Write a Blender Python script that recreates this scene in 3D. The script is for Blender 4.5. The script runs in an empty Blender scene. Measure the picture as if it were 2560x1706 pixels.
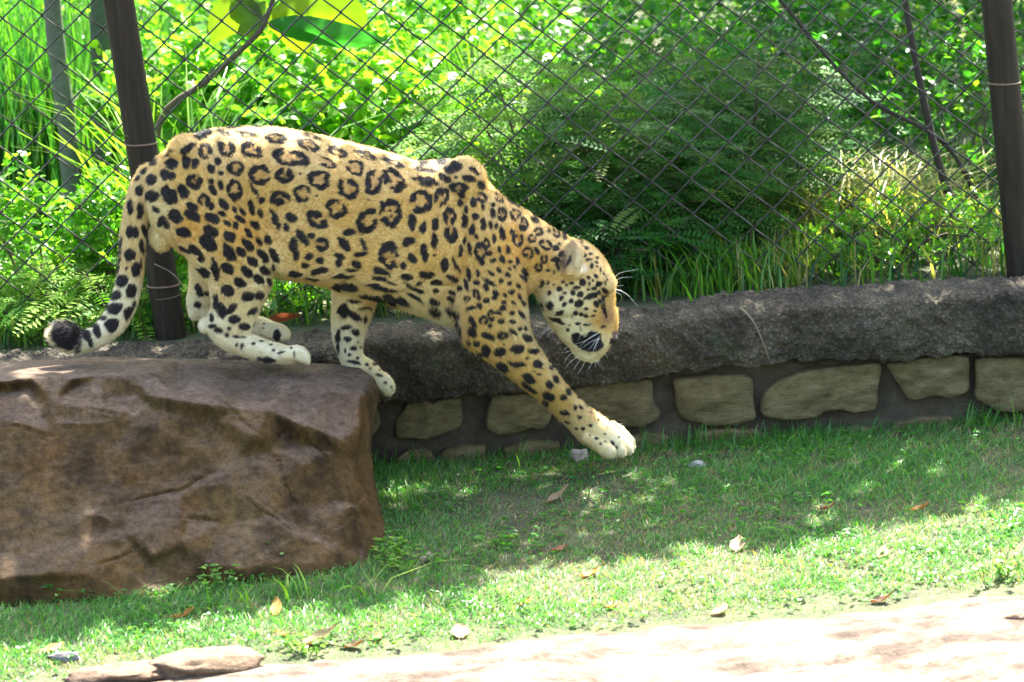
import bpy, bmesh, math, random
import numpy as np
from mathutils import Vector, Matrix, geometry
from mathutils.bvhtree import BVHTree

R = math.radians
rng = np.random.default_rng(7)
random.seed(7)
scene = bpy.context.scene
COL = scene.collection

# ------------------------------------------------------------------ camera
PW, PH = 2560.0, 1706.0
YJ = 0.20                      # the animal's mid plane
CAM_Y = -14.0
PITCH, ROLL = R(11.0), R(4.2)
DIST = (YJ - CAM_Y) / math.cos(PITCH)
FPX = 850.0 * DIST             # 850 photo pixels per metre at the animal
FWD = Vector((0, math.cos(PITCH), -math.sin(PITCH)))
UP0 = Vector((0, math.sin(PITCH), math.cos(PITCH)))
RIGHT = Vector((1, 0, 0)) * math.cos(ROLL) - UP0 * math.sin(ROLL)
UP = Vector((1, 0, 0)) * math.sin(ROLL) + UP0 * math.cos(ROLL)


def ray(u, v):
    return FWD + RIGHT * ((u - PW / 2) / FPX) + UP * ((PH / 2 - v) / FPX)


_r = ray(1280, 1142)
CAM = Vector((0, CAM_Y, -_r.z * (0.55 - CAM_Y) / _r.y))


def P(u, v, Y):
    """point of the place seen at photo pixel (u, v) and standing at depth Y"""
    r = ray(u, v)
    return CAM + r * ((Y - CAM_Y) / r.y)


S = 2560 / 2353


def D(u, v, Y):
    return P(u * S, v * S, Y)


cam_d = bpy.data.cameras.new('camera')
cam_d.sensor_width = 36
cam_d.lens = 36 * FPX / PW
cam_d.clip_start, cam_d.clip_end = 0.5, 400
cam_d.dof.use_dof = True
cam_d.dof.focus_distance = DIST
cam_d.dof.aperture_fstop = 3.8
cam = bpy.data.objects.new('camera', cam_d)
m = Matrix((RIGHT, UP, -FWD)).transposed().to_4x4()
m.translation = CAM
cam.matrix_world = m
COL.objects.link(cam)
scene.camera = cam

# ------------------------------------------------------------------ light
SUN = Vector((0.23, 0.49, 0.84)).normalized()
world = bpy.data.worlds.new('World')
scene.world = world
world.use_nodes = True
wn = world.node_tree
bg = wn.nodes['Background']
sky = wn.nodes.new('ShaderNodeTexSky')
sky.sky_type = 'NISHITA'
sky.sun_disc = False
sky.dust_density = 4.0
sky.ozone_density = 0.6
sky.sun_elevation = math.asin(SUN.z)
sky.sun_rotation = math.atan2(SUN.x, SUN.y)
wn.links.new(sky.outputs[0], bg.inputs[0])
bg.inputs[1].default_value = 0.10
sun_d = bpy.data.lights.new('sun', 'SUN')
sun_d.energy = 5.0
sun_d.angle = R(0.53)
sun_d.color = (1.0, 0.95, 0.86)
sun = bpy.data.objects.new('sun', sun_d)
sun.rotation_euler = SUN.to_track_quat('Z', 'Y').to_euler()
COL.objects.link(sun)
scene.view_settings.view_transform = 'Standard'
scene.view_settings.look = 'None'
scene.view_settings.gamma = 1
scene.view_settings.exposure = 3.02
scene.render.engine = 'CYCLES'
scene.cycles.use_denoising = True
scene.cycles.max_bounces = 8
scene.cycles.transparent_max_bounces = 4
scene.cycles.caustics_reflective = False
scene.cycles.caustics_refractive = False


# ------------------------------------------------------------------ helpers
def hash3(i, j, k, seed):
    n = (i * 374761393 + j * 668265263 + k * 2147483647 + seed * 1274126177) & 0xFFFFFFFF
    n = ((n ^ (n >> 13)) * 1274126177) & 0xFFFFFFFF
    n = n ^ (n >> 16)
    return (n & 0xFFFF) / 65535.0


def vnoise(p, seed=0):
    p = np.asarray(p, float)
    f = np.floor(p).astype(np.int64)
    t = p - f
    t = t * t * (3 - 2 * t)
    out = 0
    for a in (0, 1):
        wa = t[:, 0] if a else 1 - t[:, 0]
        for b in (0, 1):
            wb = t[:, 1] if b else 1 - t[:, 1]
            for c in (0, 1):
                wc = t[:, 2] if c else 1 - t[:, 2]
                out = out + wa * wb * wc * hash3(f[:, 0] + a, f[:, 1] + b, f[:, 2] + c, seed)
    return out * 2 - 1


def fbm(p, seed=0, octs=4, gain=0.5):
    p = np.asarray(p, float)
    s, a, tot = 0, 1.0, 0
    for o in range(octs):
        s = s + a * vnoise(p * 2 ** o + 17.3 * o, seed + o)
        tot += a
        a *= gain
    return s / tot


def mesh_from(name, verts, faces, col=None, smooth=True):
    """verts (N,3); faces: array (M,3) or (M,4) or a list of arrays / tuples"""
    me = bpy.data.meshes.new(name)
    verts = np.asarray(verts, np.float32)
    if isinstance(faces, np.ndarray):
        groups = [faces]
    elif len(faces) and isinstance(faces[0], np.ndarray) and faces[0].ndim == 2:
        groups = list(faces)
    else:
        me.from_pydata([tuple(map(float, v)) for v in verts], [], [tuple(map(int, f)) for f in faces])
        groups = None
    if groups is not None:
        nl = sum(g.size for g in groups)
        nf = sum(len(g) for g in groups)
        me.vertices.add(len(verts))
        me.vertices.foreach_set('co', verts.ravel())
        me.loops.add(nl)
        me.polygons.add(nf)
        me.loops.foreach_set('vertex_index', np.concatenate([g.ravel() for g in groups]).astype(np.int32))
        cnt = np.concatenate([np.full(len(g), g.shape[1]) for g in groups])
        st = np.concatenate([[0], np.cumsum(cnt)[:-1]]).astype(np.int32)
        me.polygons.foreach_set('loop_start', st)
        me.update(calc_edges=True)
    if smooth:
        me.polygons.foreach_set('use_smooth', np.ones(len(me.polygons), bool))
    if col is not None:
        at = me.attributes.new('col', 'FLOAT_COLOR', 'POINT')
        c = np.ones((len(verts), 4), np.float32)
        c[:, :3] = col
        at.data.foreach_set('color', c.ravel())
    me.validate()
    return me


def link(name, me, mat=None, parent=None):
    o = bpy.data.objects.new(name, me)
    COL.objects.link(o)
    if mat is not None and me is not None and not me.materials:
        me.materials.append(mat)
    if parent is not None:
        o.parent = parent
    return o


def tag(o, label=None, cat=None, group=None, kind=None):
    if label: o['label'] = label
    if cat: o['category'] = cat
    if group: o['group'] = group
    if kind: o['kind'] = kind
    return o


def empty(name, loc, label, cat, group=None):
    o = bpy.data.objects.new(name, None)
    o.location = loc
    o.empty_display_size = 0.05
    COL.objects.link(o)
    return tag(o, label, cat, group)


def part(name, verts, faces, mat, parent, col=None, smooth=True, kind=None):
    """verts in world space; the part is stored relative to its unrotated parent"""
    v = np.asarray(verts, np.float64)
    if parent is not None:
        base = np.array(parent.location)
        if parent.parent is not None:
            base = base + np.array(parent.parent.location)
        v = v - base
    o = link(name, mesh_from(name, v, faces, col, smooth), mat, parent)
    if kind: o['kind'] = kind
    return o


def thing(name, verts, faces, mat, label, cat, group=None, origin=None, col=None, smooth=True):
    v = np.asarray(verts, np.float64)
    if origin is None:
        origin = np.array([v[:, 0].mean(), v[:, 1].mean(), v[:, 2].min()])
    origin = np.asarray(origin, float)
    o = link(name, mesh_from(name, v - origin, faces, col, smooth), mat)
    o.location = origin
    return tag(o, label, cat, group)


class Geo:
    """collects vertices, faces and colours of one part"""
    def __init__(self):
        self.v, self.f3, self.f4, self.c, self.n = [], [], [], [], 0

    def add(self, v, f, c=(0.5, 0.5, 0.5)):
        v = np.asarray(v, float)
        f = np.asarray(f, int) + self.n
        (self.f3 if f.shape[1] == 3 else self.f4).append(f)
        self.v.append(v)
        cc = np.empty((len(v), 3))
        cc[:] = c
        self.c.append(cc)
        self.n += len(v)

    def out(self):
        fs = []
        if self.f3: fs.append(np.concatenate(self.f3))
        if self.f4: fs.append(np.concatenate(self.f4))
        return np.concatenate(self.v), fs, np.concatenate(self.c)

    def part(self, name, mat, parent, kind=None, smooth=True):
        v, f, c = self.out()
        return part(name, v, f, mat, parent, c, smooth, kind)


def tube(pts, radii, n=8, cap=True):
    pts = np.asarray(pts, float)
    radii = np.broadcast_to(np.asarray(radii, float), (len(pts),))
    tan = np.gradient(pts, axis=0)
    tan /= np.linalg.norm(tan, axis=1)[:, None] + 1e-12
    ref = np.array([0.0, 1.0, 0.0])
    if abs(tan[:, 1]).mean() > 0.8: ref = np.array([1.0, 0, 0])
    a = np.cross(tan, ref)
    a /= np.linalg.norm(a, axis=1)[:, None] + 1e-12
    b = np.cross(tan, a)
    th = np.linspace(0, 2 * math.pi, n, endpoint=False)
    ring = pts[:, None] + radii[:, None, None] * (np.cos(th)[None, :, None] * a[:, None] + np.sin(th)[None, :, None] * b[:, None])
    v = ring.reshape(-1, 3)
    i = np.arange(len(pts) - 1)[:, None] * n
    j = np.arange(n)[None]
    f = np.stack([i + j, i + (j + 1) % n, i + n + (j + 1) % n, i + n + j], -1).reshape(-1, 4)
    if cap:
        v = np.concatenate([v, pts[:1], pts[-1:]])
        k = len(pts) * n
        c0 = np.array([[k, (q + 1) % n, q, k] for q in range(n)])
        e = (len(pts) - 1) * n
        c1 = np.array([[k + 1, e + q, e + (q + 1) % n, k + 1] for q in range(n)])
        # caps as degenerate-free triangles: returned separately by quads with a mid vertex
        return v, f, np.concatenate([c0[:, :3], c1[:, :3]])
    return v, f, np.zeros((0, 3), int)


def add_tube(g, pts, radii, c=(0.5, 0.5, 0.5), n=6):
    v, f4, f3 = tube(pts, radii, n)
    k = g.n
    g.add(v, f4, c)
    if len(f3): g.f3.append(f3 + k)


def catmull(pts, m):
    """resample a polyline of any row width smoothly"""
    p = np.asarray(pts, float)
    q = np.concatenate([2 * p[:1] - p[1:2], p, 2 * p[-1:] - p[-2:-1]])
    t = np.linspace(0, len(p) - 1 - 1e-9, m)
    i = t.astype(int)
    u = (t - i)[:, None]
    p0, p1, p2, p3 = q[i], q[i + 1], q[i + 2], q[i + 3]
    return 0.5 * (2 * p1 + (p2 - p0) * u + (2 * p0 - 5 * p1 + 4 * p2 - p3) * u ** 2 + (3 * p1 - p0 - 3 * p2 + p3) * u ** 3)


def unit(a):
    return a / (np.linalg.norm(a, axis=-1, keepdims=True) + 1e-12)


# ------------------------------------------------------------------ materials
class NT:
    def __init__(self, name):
        self.m = bpy.data.materials.new(name)
        self.m.use_nodes = True
        self.t = self.m.node_tree
        self.b = self.t.nodes['Principled BSDF']
        self.o = self.t.nodes['Material Output']

    def n(self, typ, **kw):
        x = self.t.nodes.new(typ)
        for k, v in kw.items():
            if k.startswith('i_'):
                x.inputs[k[2:].replace('_', ' ')].default_value = v
            else:
                setattr(x, k, v)
        return x

    def l(self, a, b):
        self.t.links.new(a, b)

    def coords(self):
        return self.n('ShaderNodeTexCoord').outputs['Object']

    def noise(self, scale, detail=6, rough=0.6, vec=None, stretch=None):
        x = self.n('ShaderNodeTexNoise')
        x.inputs['Scale'].default_value = scale
        x.inputs['Detail'].default_value = detail
        x.inputs['Roughness'].default_value = rough
        v = vec or self.coords()
        if stretch:
            mp = self.n('ShaderNodeMapping')
            mp.inputs['Scale'].default_value = stretch
            self.l(v, mp.inputs[0])
            v = mp.outputs[0]
        self.l(v, x.inputs['Vector'])
        return x.outputs['Fac']

    def ramp(self, fac, stops):
        x = self.n('ShaderNodeValToRGB')
        el = x.color_ramp.elements
        while len(el) < len(stops): el.new(0.5)
        for e, (p, c) in zip(el, stops):
            e.position = p
            e.color = (*c, 1)
        self.l(fac, x.inputs[0])
        return x.outputs[0]

    def mix(self, fac, a, b, mode='MIX'):
        x = self.n('ShaderNodeMix', data_type='RGBA', blend_type=mode)
        for s, val in ((0, fac), (6, a), (7, b)):
            if isinstance(val, (int, float)):
                x.inputs[s].default_value = val
            elif isinstance(val, tuple):
                x.inputs[s].default_value = (*val, 1)
            else:
                self.l(val, x.inputs[s])
        return x.outputs[2]

    def bump(self, h, strength, dist, prev=None):
        x = self.n('ShaderNodeBump')
        x.inputs['Strength'].default_value = strength
        x.inputs['Distance'].default_value = dist
        self.l(h, x.inputs['Height'])
        if prev: self.l(prev, x.inputs['Normal'])
        return x.outputs[0]


def simple(name, col, rough=0.7, var=0.25, scale=25, bump=0.0):
    t = NT(name)
    nz = t.noise(scale)
    lo = tuple(c * (1 - var) for c in col)
    hi = tuple(min(1, c * (1 + var)) for c in col)
    t.l(t.ramp(nz, [(0.3, lo), (0.7, hi)]), t.b.inputs['Base Color'])
    t.b.inputs['Roughness'].default_value = rough
    if bump: t.l(t.bump(nz, bump, 0.01), t.b.inputs['Normal'])
    return t.m


def leaf_material(name, trans=(1.5, 1.7, 0.5), fac=0.5, rough=0.42, spec=0.5):
    t = NT(name)
    a = t.n('ShaderNodeAttribute', attribute_name='col')
    t.l(a.outputs['Color'], t.b.inputs['Base Color'])
    t.b.inputs['Roughness'].default_value = rough
    t.b.inputs['Specular IOR Level'].default_value = spec
    tr = t.n('ShaderNodeBsdfTranslucent')
    t.l(t.mix(1.0, a.outputs['Color'], trans, 'MULTIPLY'), tr.inputs[0])
    mx = t.n('ShaderNodeMixShader')
    mx.inputs[0].default_value = fac
    t.l(t.b.outputs[0], mx.inputs[1])
    t.l(tr.outputs[0], mx.inputs[2])
    t.l(mx.outputs[0], t.o.inputs[0])
    return t.m


def attr_material(name, rough=0.8, spec=0.3):
    t = NT(name)
    a = t.n('ShaderNodeAttribute', attribute_name='col')
    nz = t.noise(60, 5)
    t.l(t.mix(1.0, a.outputs['Color'], t.ramp(nz, [(0.3, (0.75,) * 3), (0.7, (1.15,) * 3)]), 'MULTIPLY'), t.b.inputs['Base Color'])
    t.b.inputs['Roughness'].default_value = rough
    t.b.inputs['Specular IOR Level'].default_value = spec
    t.l(t.bump(nz, 0.3, 0.004), t.b.inputs['Normal'])
    return t.m


M_LEAF = leaf_material('leaf', trans=(1.7, 2.0, 0.5), fac=0.55, rough=0.34, spec=0.45)
M_GRASS = leaf_material('grass_blade', trans=(1.3, 1.5, 0.55), fac=0.42, rough=0.42, spec=0.5)
M_FEATHER = leaf_material('feathery_leaf', trans=(1.5, 1.7, 0.5), fac=0.5, rough=0.6, spec=0.15)
M_DRY = leaf_material('dry_leaf', trans=(1.3, 1.0, 0.5), fac=0.3, rough=0.6, spec=0.3)
M_BARK = attr_material('bark')


# ------------------------------------------------------------------ ground
def gz(x, y):
    x = np.asarray(x, float)
    y = np.asarray(y, float)
    front = np.where(y < 0.15, 0.10 * (np.maximum(y, -3.2) - 0.15), 0.0)
    back = 0.385 + 0.05 * np.clip(y - 0.85, 0, 30)
    t = np.clip((y - 0.60) / 0.06, 0, 1)
    z = front * (1 - t) + back * t
    p = np.stack([x * 1.3, y * 1.3, 0 * x], -1).reshape(-1, 3)
    return z + 0.016 * fbm(p, 3, 3).reshape(x.shape) * np.clip(abs(y - 0.5) * 2, 0, 1)


def ground_hit(u, v):
    r = ray(u, v)
    lo, hi = 9.0, 16.0
    for _ in range(40):
        mid = (lo + hi) / 2
        p = CAM + r * mid
        if p.z > float(gz(p.x, p.y)): lo = mid
        else: hi = mid
    return CAM + r * lo


def grid(xs, ys, zf):
    X, Y = np.meshgrid(xs, ys)
    Z = zf(X, Y)
    v = np.stack([X, Y, Z], -1).reshape(-1, 3)
    w = len(xs)
    i = np.arange(len(ys) - 1)[:, None] * w + np.arange(w - 1)[None]
    f = np.stack([i, i + 1, i + w + 1, i + w], -1).reshape(-1, 4)
    return v, f


gt = NT('soil_under_grass')
nz = gt.noise(9, 8)
gt.l(gt.ramp(nz, [(0.32, (0.03, 0.032, 0.014)), (0.5, (0.05, 0.06, 0.022)), (0.7, (0.08, 0.075, 0.035))]), gt.b.inputs['Base Color'])
gt.b.inputs['Roughness'].default_value = 0.95
gt.l(gt.bump(gt.noise(120, 6), 0.6, 0.01), gt.b.inputs['Normal'])
xs = np.concatenate([np.linspace(-90, -4, 14), np.linspace(-3.6, 3.6, 120), np.linspace(4, 90, 14)])
ys = np.concatenate([np.linspace(-40, -3.5, 14), np.linspace(-3.2, 1.2, 120), np.linspace(1.4, 12, 30), np.linspace(14, 120, 14)])
v, f = grid(xs, ys, gz)
tag(link('ground', mesh_from('ground', v, f), gt.m), kind='structure')

# sandy path in front: a trodden sheet that dips under the turf along a ragged edge
EDGE = [ground_hit(u, w) for u, w in ((-300, 1760), (150, 1715), (420, 1690), (700, 1660), (1000, 1632), (1280, 1604), (1600, 1590), (1900, 1548), (2200, 1522), (2560, 1490), (3000, 1450))]
EX = np.array([p.x for p in EDGE])
EY = np.array([p.y for p in EDGE])


def path_in(x, y):
    """metres inside the bare path (negative on the turf)"""
    x = np.asarray(x, float)
    e = np.interp(x, EX, EY)
    p = np.stack([x * 5, np.asarray(y) * 5, 0 * x], -1).reshape(-1, 3)
    return e - y + 0.10 * fbm(p, 21, 4).reshape(x.shape)


def path_z(x, y):
    d = path_in(x, y)
    p = np.stack([x * 3, y * 7, 0 * x], -1).reshape(-1, 3)
    lump = fbm(p, 33, 5).reshape(x.shape)
    crack = 1 - np.abs(fbm(p * 0.8 + 9, 40, 4).reshape(x.shape)) * 7
    ins = np.clip(d / 0.06, -1, 1)
    lip = np.exp(-((d - 0.05) / 0.05) ** 2) * np.clip(fbm(p * 0.35, 51, 2).reshape(x.shape) * 3, 0, 1)
    return gz(x, y) + 0.020 * ins + 0.022 * lump * np.clip(d * 4, 0, 1) - 0.010 * np.clip(crack, 0, 1) * np.clip(d * 5, 0, 1) + 0.02 * lip


pt = NT('sandy_path')
nz = pt.noise(4.5, 10, 0.72, stretch=(1, 1.8, 1))
base = pt.ramp(nz, [(0.36, (0.035, 0.021, 0.012)), (0.45, (0.085, 0.058, 0.038)), (0.58, (0.22, 0.175, 0.13))])
pt.l(pt.mix(pt.ramp(pt.noise(60, 5), [(0.55, (0, 0, 0)), (0.75, (0.6,) * 3)]), base, (0.045, 0.027, 0.016)), pt.b.inputs['Base Color'])
pt.b.inputs['Roughness'].default_value = 0.95
pt.l(pt.bump(pt.noise(45, 9, 0.7), 0.8, 0.02), pt.b.inputs['Normal'])
v, f = grid(np.linspace(-3.4, 3.4, 420), np.linspace(-3.4, -0.9, 200), path_z)
tag(link('path', mesh_from('path', v, f), pt.m), kind='structure')

# ------------------------------------------------------------------ boulder
def C7(x, y, Y):                       # control points measured on an enlargement of the photo
    return P(x / 2.24, y / 2.24 + 860, Y)


def smooth_mesh(obj, voxel, smooth_it, smooth_fac=0.5, sub=0):
    r = obj.modifiers.new('r', 'REMESH')
    r.mode = 'VOXEL'
    r.voxel_size = voxel
    if smooth_it:
        s = obj.modifiers.new('s', 'SMOOTH')
        s.factor = smooth_fac
        s.iterations = smooth_it
    if sub:
        q = obj.modifiers.new('q', 'SUBSURF')
        q.levels = q.render_levels = sub
    dg = bpy.context.evaluated_depsgraph_get()
    me = bpy.data.meshes.new_from_object(obj.evaluated_get(dg))
    n = len(me.vertices)
    co = np.empty(n * 3, np.float32)
    me.vertices.foreach_get('co', co)
    nl = len(me.loops)
    li = np.empty(nl, np.int32)
    me.loops.foreach_get('vertex_index', li)
    cnt = np.empty(len(me.polygons), np.int32)
    me.polygons.foreach_get('loop_total', cnt)
    st = np.empty(len(me.polygons), np.int32)
    me.polygons.foreach_get('loop_start', st)
    f4 = li[(st[cnt == 4])[:, None] + np.arange(4)[None]]
    f3 = li[(st[cnt == 3])[:, None] + np.arange(3)[None]]
    no = np.empty(n * 3, np.float32)
    me.vertices.foreach_get('normal', no)
    bpy.data.meshes.remove(me)
    old = obj.data
    bpy.data.objects.remove(obj)
    bpy.data.meshes.remove(old)
    fs = [g for g in (f4, f3) if len(g)]
    return co.reshape(-1, 3).astype(float), fs, no.reshape(-1, 3).astype(float)


RIM = [(-1500, 150, .34), (-700, 112, .34), (0, 97, .34), (300, 88, .34), (620, 78, .34), (1000, 86, .33), (1350, 100, .32),
       (1650, 112, .30), (1900, 118, .27), (2010, 140, .22), (2080, 185, .16), (2115, 250, .1), (2120, 320, .06)]
SIDE = [(2095, 430, .02), (2080, 600, -.02), (2085, 720, -.08), (2110, 850, -.16), (2150, 980, -.24), (2160, 1060, -.28),
        (2130, 1150, -.34), (2060, 1270, -.46)]
BOT = [(1750, 1330), (1350, 1360), (1000, 1400), (700, 1450), (300, 1470), (0, 1490), (-700, 1550), (-1500, 1590)]
FRONT = [(-1470, 240, -.12), (-700, 230, -.12), (0, 215, -.1), (170, 190, -.05), (400, 195, -.06), (560, 178, -.03), (700, 182, -.05),
         (850, 168, -.02), (800, 240, -.12), (830, 290, -.2), (1000, 320, -.25), (1170, 350, -.27), (1330, 480, -.36), (1440, 520, -.38),
         (1200, 290, -.19), (1100, 200, -.02), (1330, 370, -.25), (1500, 375, -.21), (1600, 200, .02), (1700, 470, -.28), (1900, 560, -.29),
         (2010, 480, -.2), (2020, 300, -.07), (1850, 250, -.05),
         (0, 265, -.0), (170, 245, .03), (400, 245, .03), (620, 300, .0), (780, 305, -.05), (300, 330, -.12), (560, 380, -.17),
         (740, 410, -.13), (860, 345, -.12), (1000, 375, -.16), (1180, 425, -.2), (1320, 545, -.27),
         (0, 420, -.17), (270, 500, -.23), (500, 490, -.23), (800, 470, -.2), (1050, 520, -.24), (1330, 630, -.33), (1440, 570, -.29),
         (1500, 600, -.22), (1580, 480, -.16), (1700, 560, -.19), (1880, 610, -.25), (1960, 650, -.19),
         (780, 860, -.345), (1000, 820, -.335), (1100, 760, -.33), (1230, 700, -.33), (800, 890, -.37), (1010, 856, -.38), (1120, 796, -.38),
         (1250, 735, -.38), (0, 700, -.3), (300, 750, -.33), (600, 700, -.3), (-700, 600, -.25), (-700, 1100, -.46), (-1470, 600, -.25),
         (-1470, 1100, -.46), (0, 1100, -.46), (400, 1100, -.47), (700, 1050, -.46), (1000, 960, -.46), (1050, 995, -.42), (1240, 1005, -.42),
         (1290, 800, -.44), (1380, 570, -.37), (1330, 860, -.47), (1650, 1060, -.49), (1500, 960, -.46), (1580, 750, -.33),
         (1640, 900, -.35), (1670, 1020, -.39), (1850, 880, -.31), (1920, 950, -.36), (2000, 900, -.24), (1900, 1150, -.43),
         (300, 1290, -.56), (300, 1330, -.5), (500, 1300, -.57), (850, 1190, -.54), (850, 1230, -.46), (1000, 1160, -.47), (1020, 1120, -.52),
         (1150, 1230, -.5), (1350, 1270, -.56), (1550, 1230, -.54), (1750, 1240, -.5), (0, 1320, -.58)]


def bot_y(x, y):
    return ground_hit(x / 2.24, y / 2.24 + 860).y


FRONT = [(x, y, yy if y < 235 else .33 * yy + .67 * float(np.interp(y, (200, 350, 500, 700, 900, 1100, 1300), (-.03, -.17, -.22, -.30, -.37, -.46, -.56)))) for x, y, yy in FRONT]
bot = [(x, y, bot_y(x, y) + 0.02) for x, y in BOT]
loop = RIM + SIDE + bot
pts3 = loop + FRONT
nb = len(loop)
co2 = [Vector((x, -y)) for x, y, _ in pts3]
edges = [(i, (i + 1) % nb) for i in range(nb)]


def inside(x, y, poly):
    c_ = False
    for (x0, y0), (x1, y1) in zip(poly, poly[1:] + poly[:1]):
        if (y0 > y) != (y1 > y) and x < (x1 - x0) * (y - y0) / (y1 - y0) + x0: c_ = not c_
    return c_


lp2 = [(x, -y) for x, y, _ in loop]
res = geometry.delaunay_2d_cdt(co2, edges, [], 0, 1e-4)
vout, fout, orig = res[0], res[2], res[3]
verts = []
for q, o in zip(vout, orig):
    Yv = pts3[o[0]][2] if o else -0.3
    verts.append(C7(q.x, -q.y, Yv))
idx = {}
for k, o in enumerate(orig):
    for i in o: idx[i] = k
faces = []
for f_ in fout:
    g_ = sum((vout[k] for k in f_), Vector((0, 0))) / 3
    if inside(g_.x, g_.y, lp2): faces.append(tuple(f_))
cx, cy = 300, 700
ring = []
for i in range(nb):
    x, y, Yv = loop[i]
    yb = y + (cy - y) * 0.06 if y < 900 else y + 60
    p = C7(x + (cx - x) * 0.03, yb, 0.46 if y < 900 else 0.40)
    if y >= 1000: p.z = min(p.z, -0.12)
    ring.append(len(verts))
    verts.append(p)
for i in range(nb):
    j = (i + 1) % nb
    faces.append((idx[i], ring[i], ring[j], idx[j]))
cv = [Vector(q) for q in lp2]
cap = geometry.delaunay_2d_cdt(cv, edges, [], 0, 1e-4)
for q in cap[2]:
    g_ = sum((cap[0][k] for k in q), Vector((0, 0))) / 3
    if inside(g_.x, g_.y, lp2): faces.append(tuple(ring[cap[3][i][0]] for i in reversed(q)))
low = link('tmp_boulder', mesh_from('tmp_boulder', np.array([tuple(q) for q in verts]), faces, smooth=False))
bm = bmesh.new()
bm.from_mesh(low.data)
bmesh.ops.recalc_face_normals(bm, faces=bm.faces)
bm.to_mesh(low.data)
bm.free()
bv, bf, bn = smooth_mesh(low, 0.0068, 3)
ridge = np.clip(1 - np.abs(fbm(bv * np.array([2.6, 2.6, 3.4]) + 7, 15, 4, .55)) * 2.6, 0, 1) ** 3
edge_d = fbm(bv * 3.0, 5, 5, 0.5)
strata = np.abs(fbm(bv * np.array([3, 3, 9]) + 4, 14, 3))
groove = np.exp(-(fbm(bv * np.array([3.0, 3.0, 2.4]) + 2.0, 77, 4) / 0.018) ** 2)
bv = bv + bn * (0.006 * edge_d + 0.006 * ridge + 0.0034 * fbm(bv * 20, 9, 5, 0.65) - 0.005 * groove * np.clip(fbm(bv * 1.7, 78, 2) * 4 - .6, 0, 1))[:, None]

# cracks that can be seen in the photo: narrow furrows with one lip standing proud
CRACKS = [[(730, 870), (860, 850), (1000, 825), (1060, 800), (1100, 760), (1220, 710)], [(1200, 290), (1290, 350), (1400, 470), (1440, 500)],
          [(1370, 870), (1500, 950), (1650, 1055)], [(1500, 600), (1560, 660), (1590, 760), (1640, 880), (1640, 1000)], [(1040, 980), (1130, 985), (1240, 1000)],
          [(460, 350), (600, 390), (740, 410)], [(60, 450), (180, 470), (280, 510)], [(2050, 820), (1960, 960), (1880, 1050)], [(540, 1240), (680, 1190), (760, 1150)],
          [(1600, 480), (1720, 540), (1840, 640), (1870, 760)], [(1700, 470), (1800, 520), (1900, 600)]]
q_ = bv - np.array(CAM)
z_ = q_ @ np.array(FWD)
b2 = np.stack([(PW / 2 + (q_ @ np.array(RIGHT)) / z_ * FPX) * 2.24, (PH / 2 - (q_ @ np.array(UP)) / z_ * FPX - 860) * 2.24], -1)
b2 = b2 + 26 * np.stack([fbm(bv * 11, 121, 4, .6), fbm(bv * 11 + 3, 122, 4, .6)], -1)
frontf = (bv[:, 1] < 0.2).astype(float)
for ln_ in CRACKS:
    tot = sum(math.hypot(x1 - x0, y1 - y0) for (x0, y0), (x1, y1) in zip(ln_, ln_[1:]))
    best, along, side_, run = np.full(len(bv), 1e9), np.zeros(len(bv)), np.zeros(len(bv)), 0.0
    for (x0, y0), (x1, y1) in zip(ln_, ln_[1:]):
        d_ = np.array([x1 - x0, y1 - y0], float)
        L_ = np.linalg.norm(d_)
        d_ /= L_
        r_ = b2 - (x0, y0)
        al = np.clip(r_ @ d_, 0, L_)
        pr_ = r_ - al[:, None] * d_
        ds_ = np.linalg.norm(pr_, axis=1)
        k_ = ds_ < best
        best = np.where(k_, ds_, best)
        along = np.where(k_, (run + al) / tot, along)
        side_ = np.where(k_, pr_[:, 0] * -d_[1] + pr_[:, 1] * d_[0], side_)
        run += L_
    tap = np.sin(math.pi * np.clip(along, 0, 1)) ** 0.6 * frontf
    bv = bv + bn * (tap * (-0.0042 * np.exp(-(best / 5.0) ** 2) + 0.0055 * np.exp(-best / 45.0) * (side_ < 0)))[:, None]

t = NT('brown_rock')
co = t.coords()
n1 = t.noise(3.0, 10, 0.62, co)
n2 = t.noise(2.0, 8, 0.6, co, (5.0, 5.0, 0.7))
n3 = t.noise(46, 10, 0.8, co)
base = t.ramp(n1, [(0.30, (0.046, 0.025, 0.007)), (0.46, (0.075, 0.044, 0.014)), (0.60, (0.100, 0.063, 0.023)), (0.75, (0.140, 0.098, 0.046))])
streak = t.ramp(n2, [(0.38, (0.5, 0.5, 0.52)), (0.52, (1, 1, 1)), (0.70, (1.3, 1.12, 0.85))])
c = t.mix(1.0, base, streak, 'MULTIPLY')
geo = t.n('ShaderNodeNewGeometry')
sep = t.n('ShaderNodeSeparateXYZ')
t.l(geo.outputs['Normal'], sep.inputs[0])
upf = t.ramp(sep.outputs['Z'], [(0.62, (0, 0, 0)), (0.95, (0.7,) * 3)])  # up-facing facets tinted paler, painting in the sky light they catch
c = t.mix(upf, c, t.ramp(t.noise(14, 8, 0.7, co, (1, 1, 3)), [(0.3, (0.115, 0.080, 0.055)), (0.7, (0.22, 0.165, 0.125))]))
c = t.mix(1.0, c, t.ramp(n3, [(0.36, (0.5,) * 3), (0.5, (1.0,) * 3), (0.64, (1.45,) * 3)]), 'MULTIPLY')
t.l(c, t.b.inputs['Base Color'])
t.b.inputs['Roughness'].default_value = 0.82
t.b.inputs['Specular IOR Level'].default_value = 0.15
b1 = t.bump(n3, 1.0, 0.010)
t.l(t.bump(t.noise(150, 6, 0.7, co), 0.6, 0.004, b1), t.b.inputs['Normal'])
thing('boulder', bv, bf, t.m, 'large brown weathered boulder with a flat top that the jaguar is stepping off', 'boulder')
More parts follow.
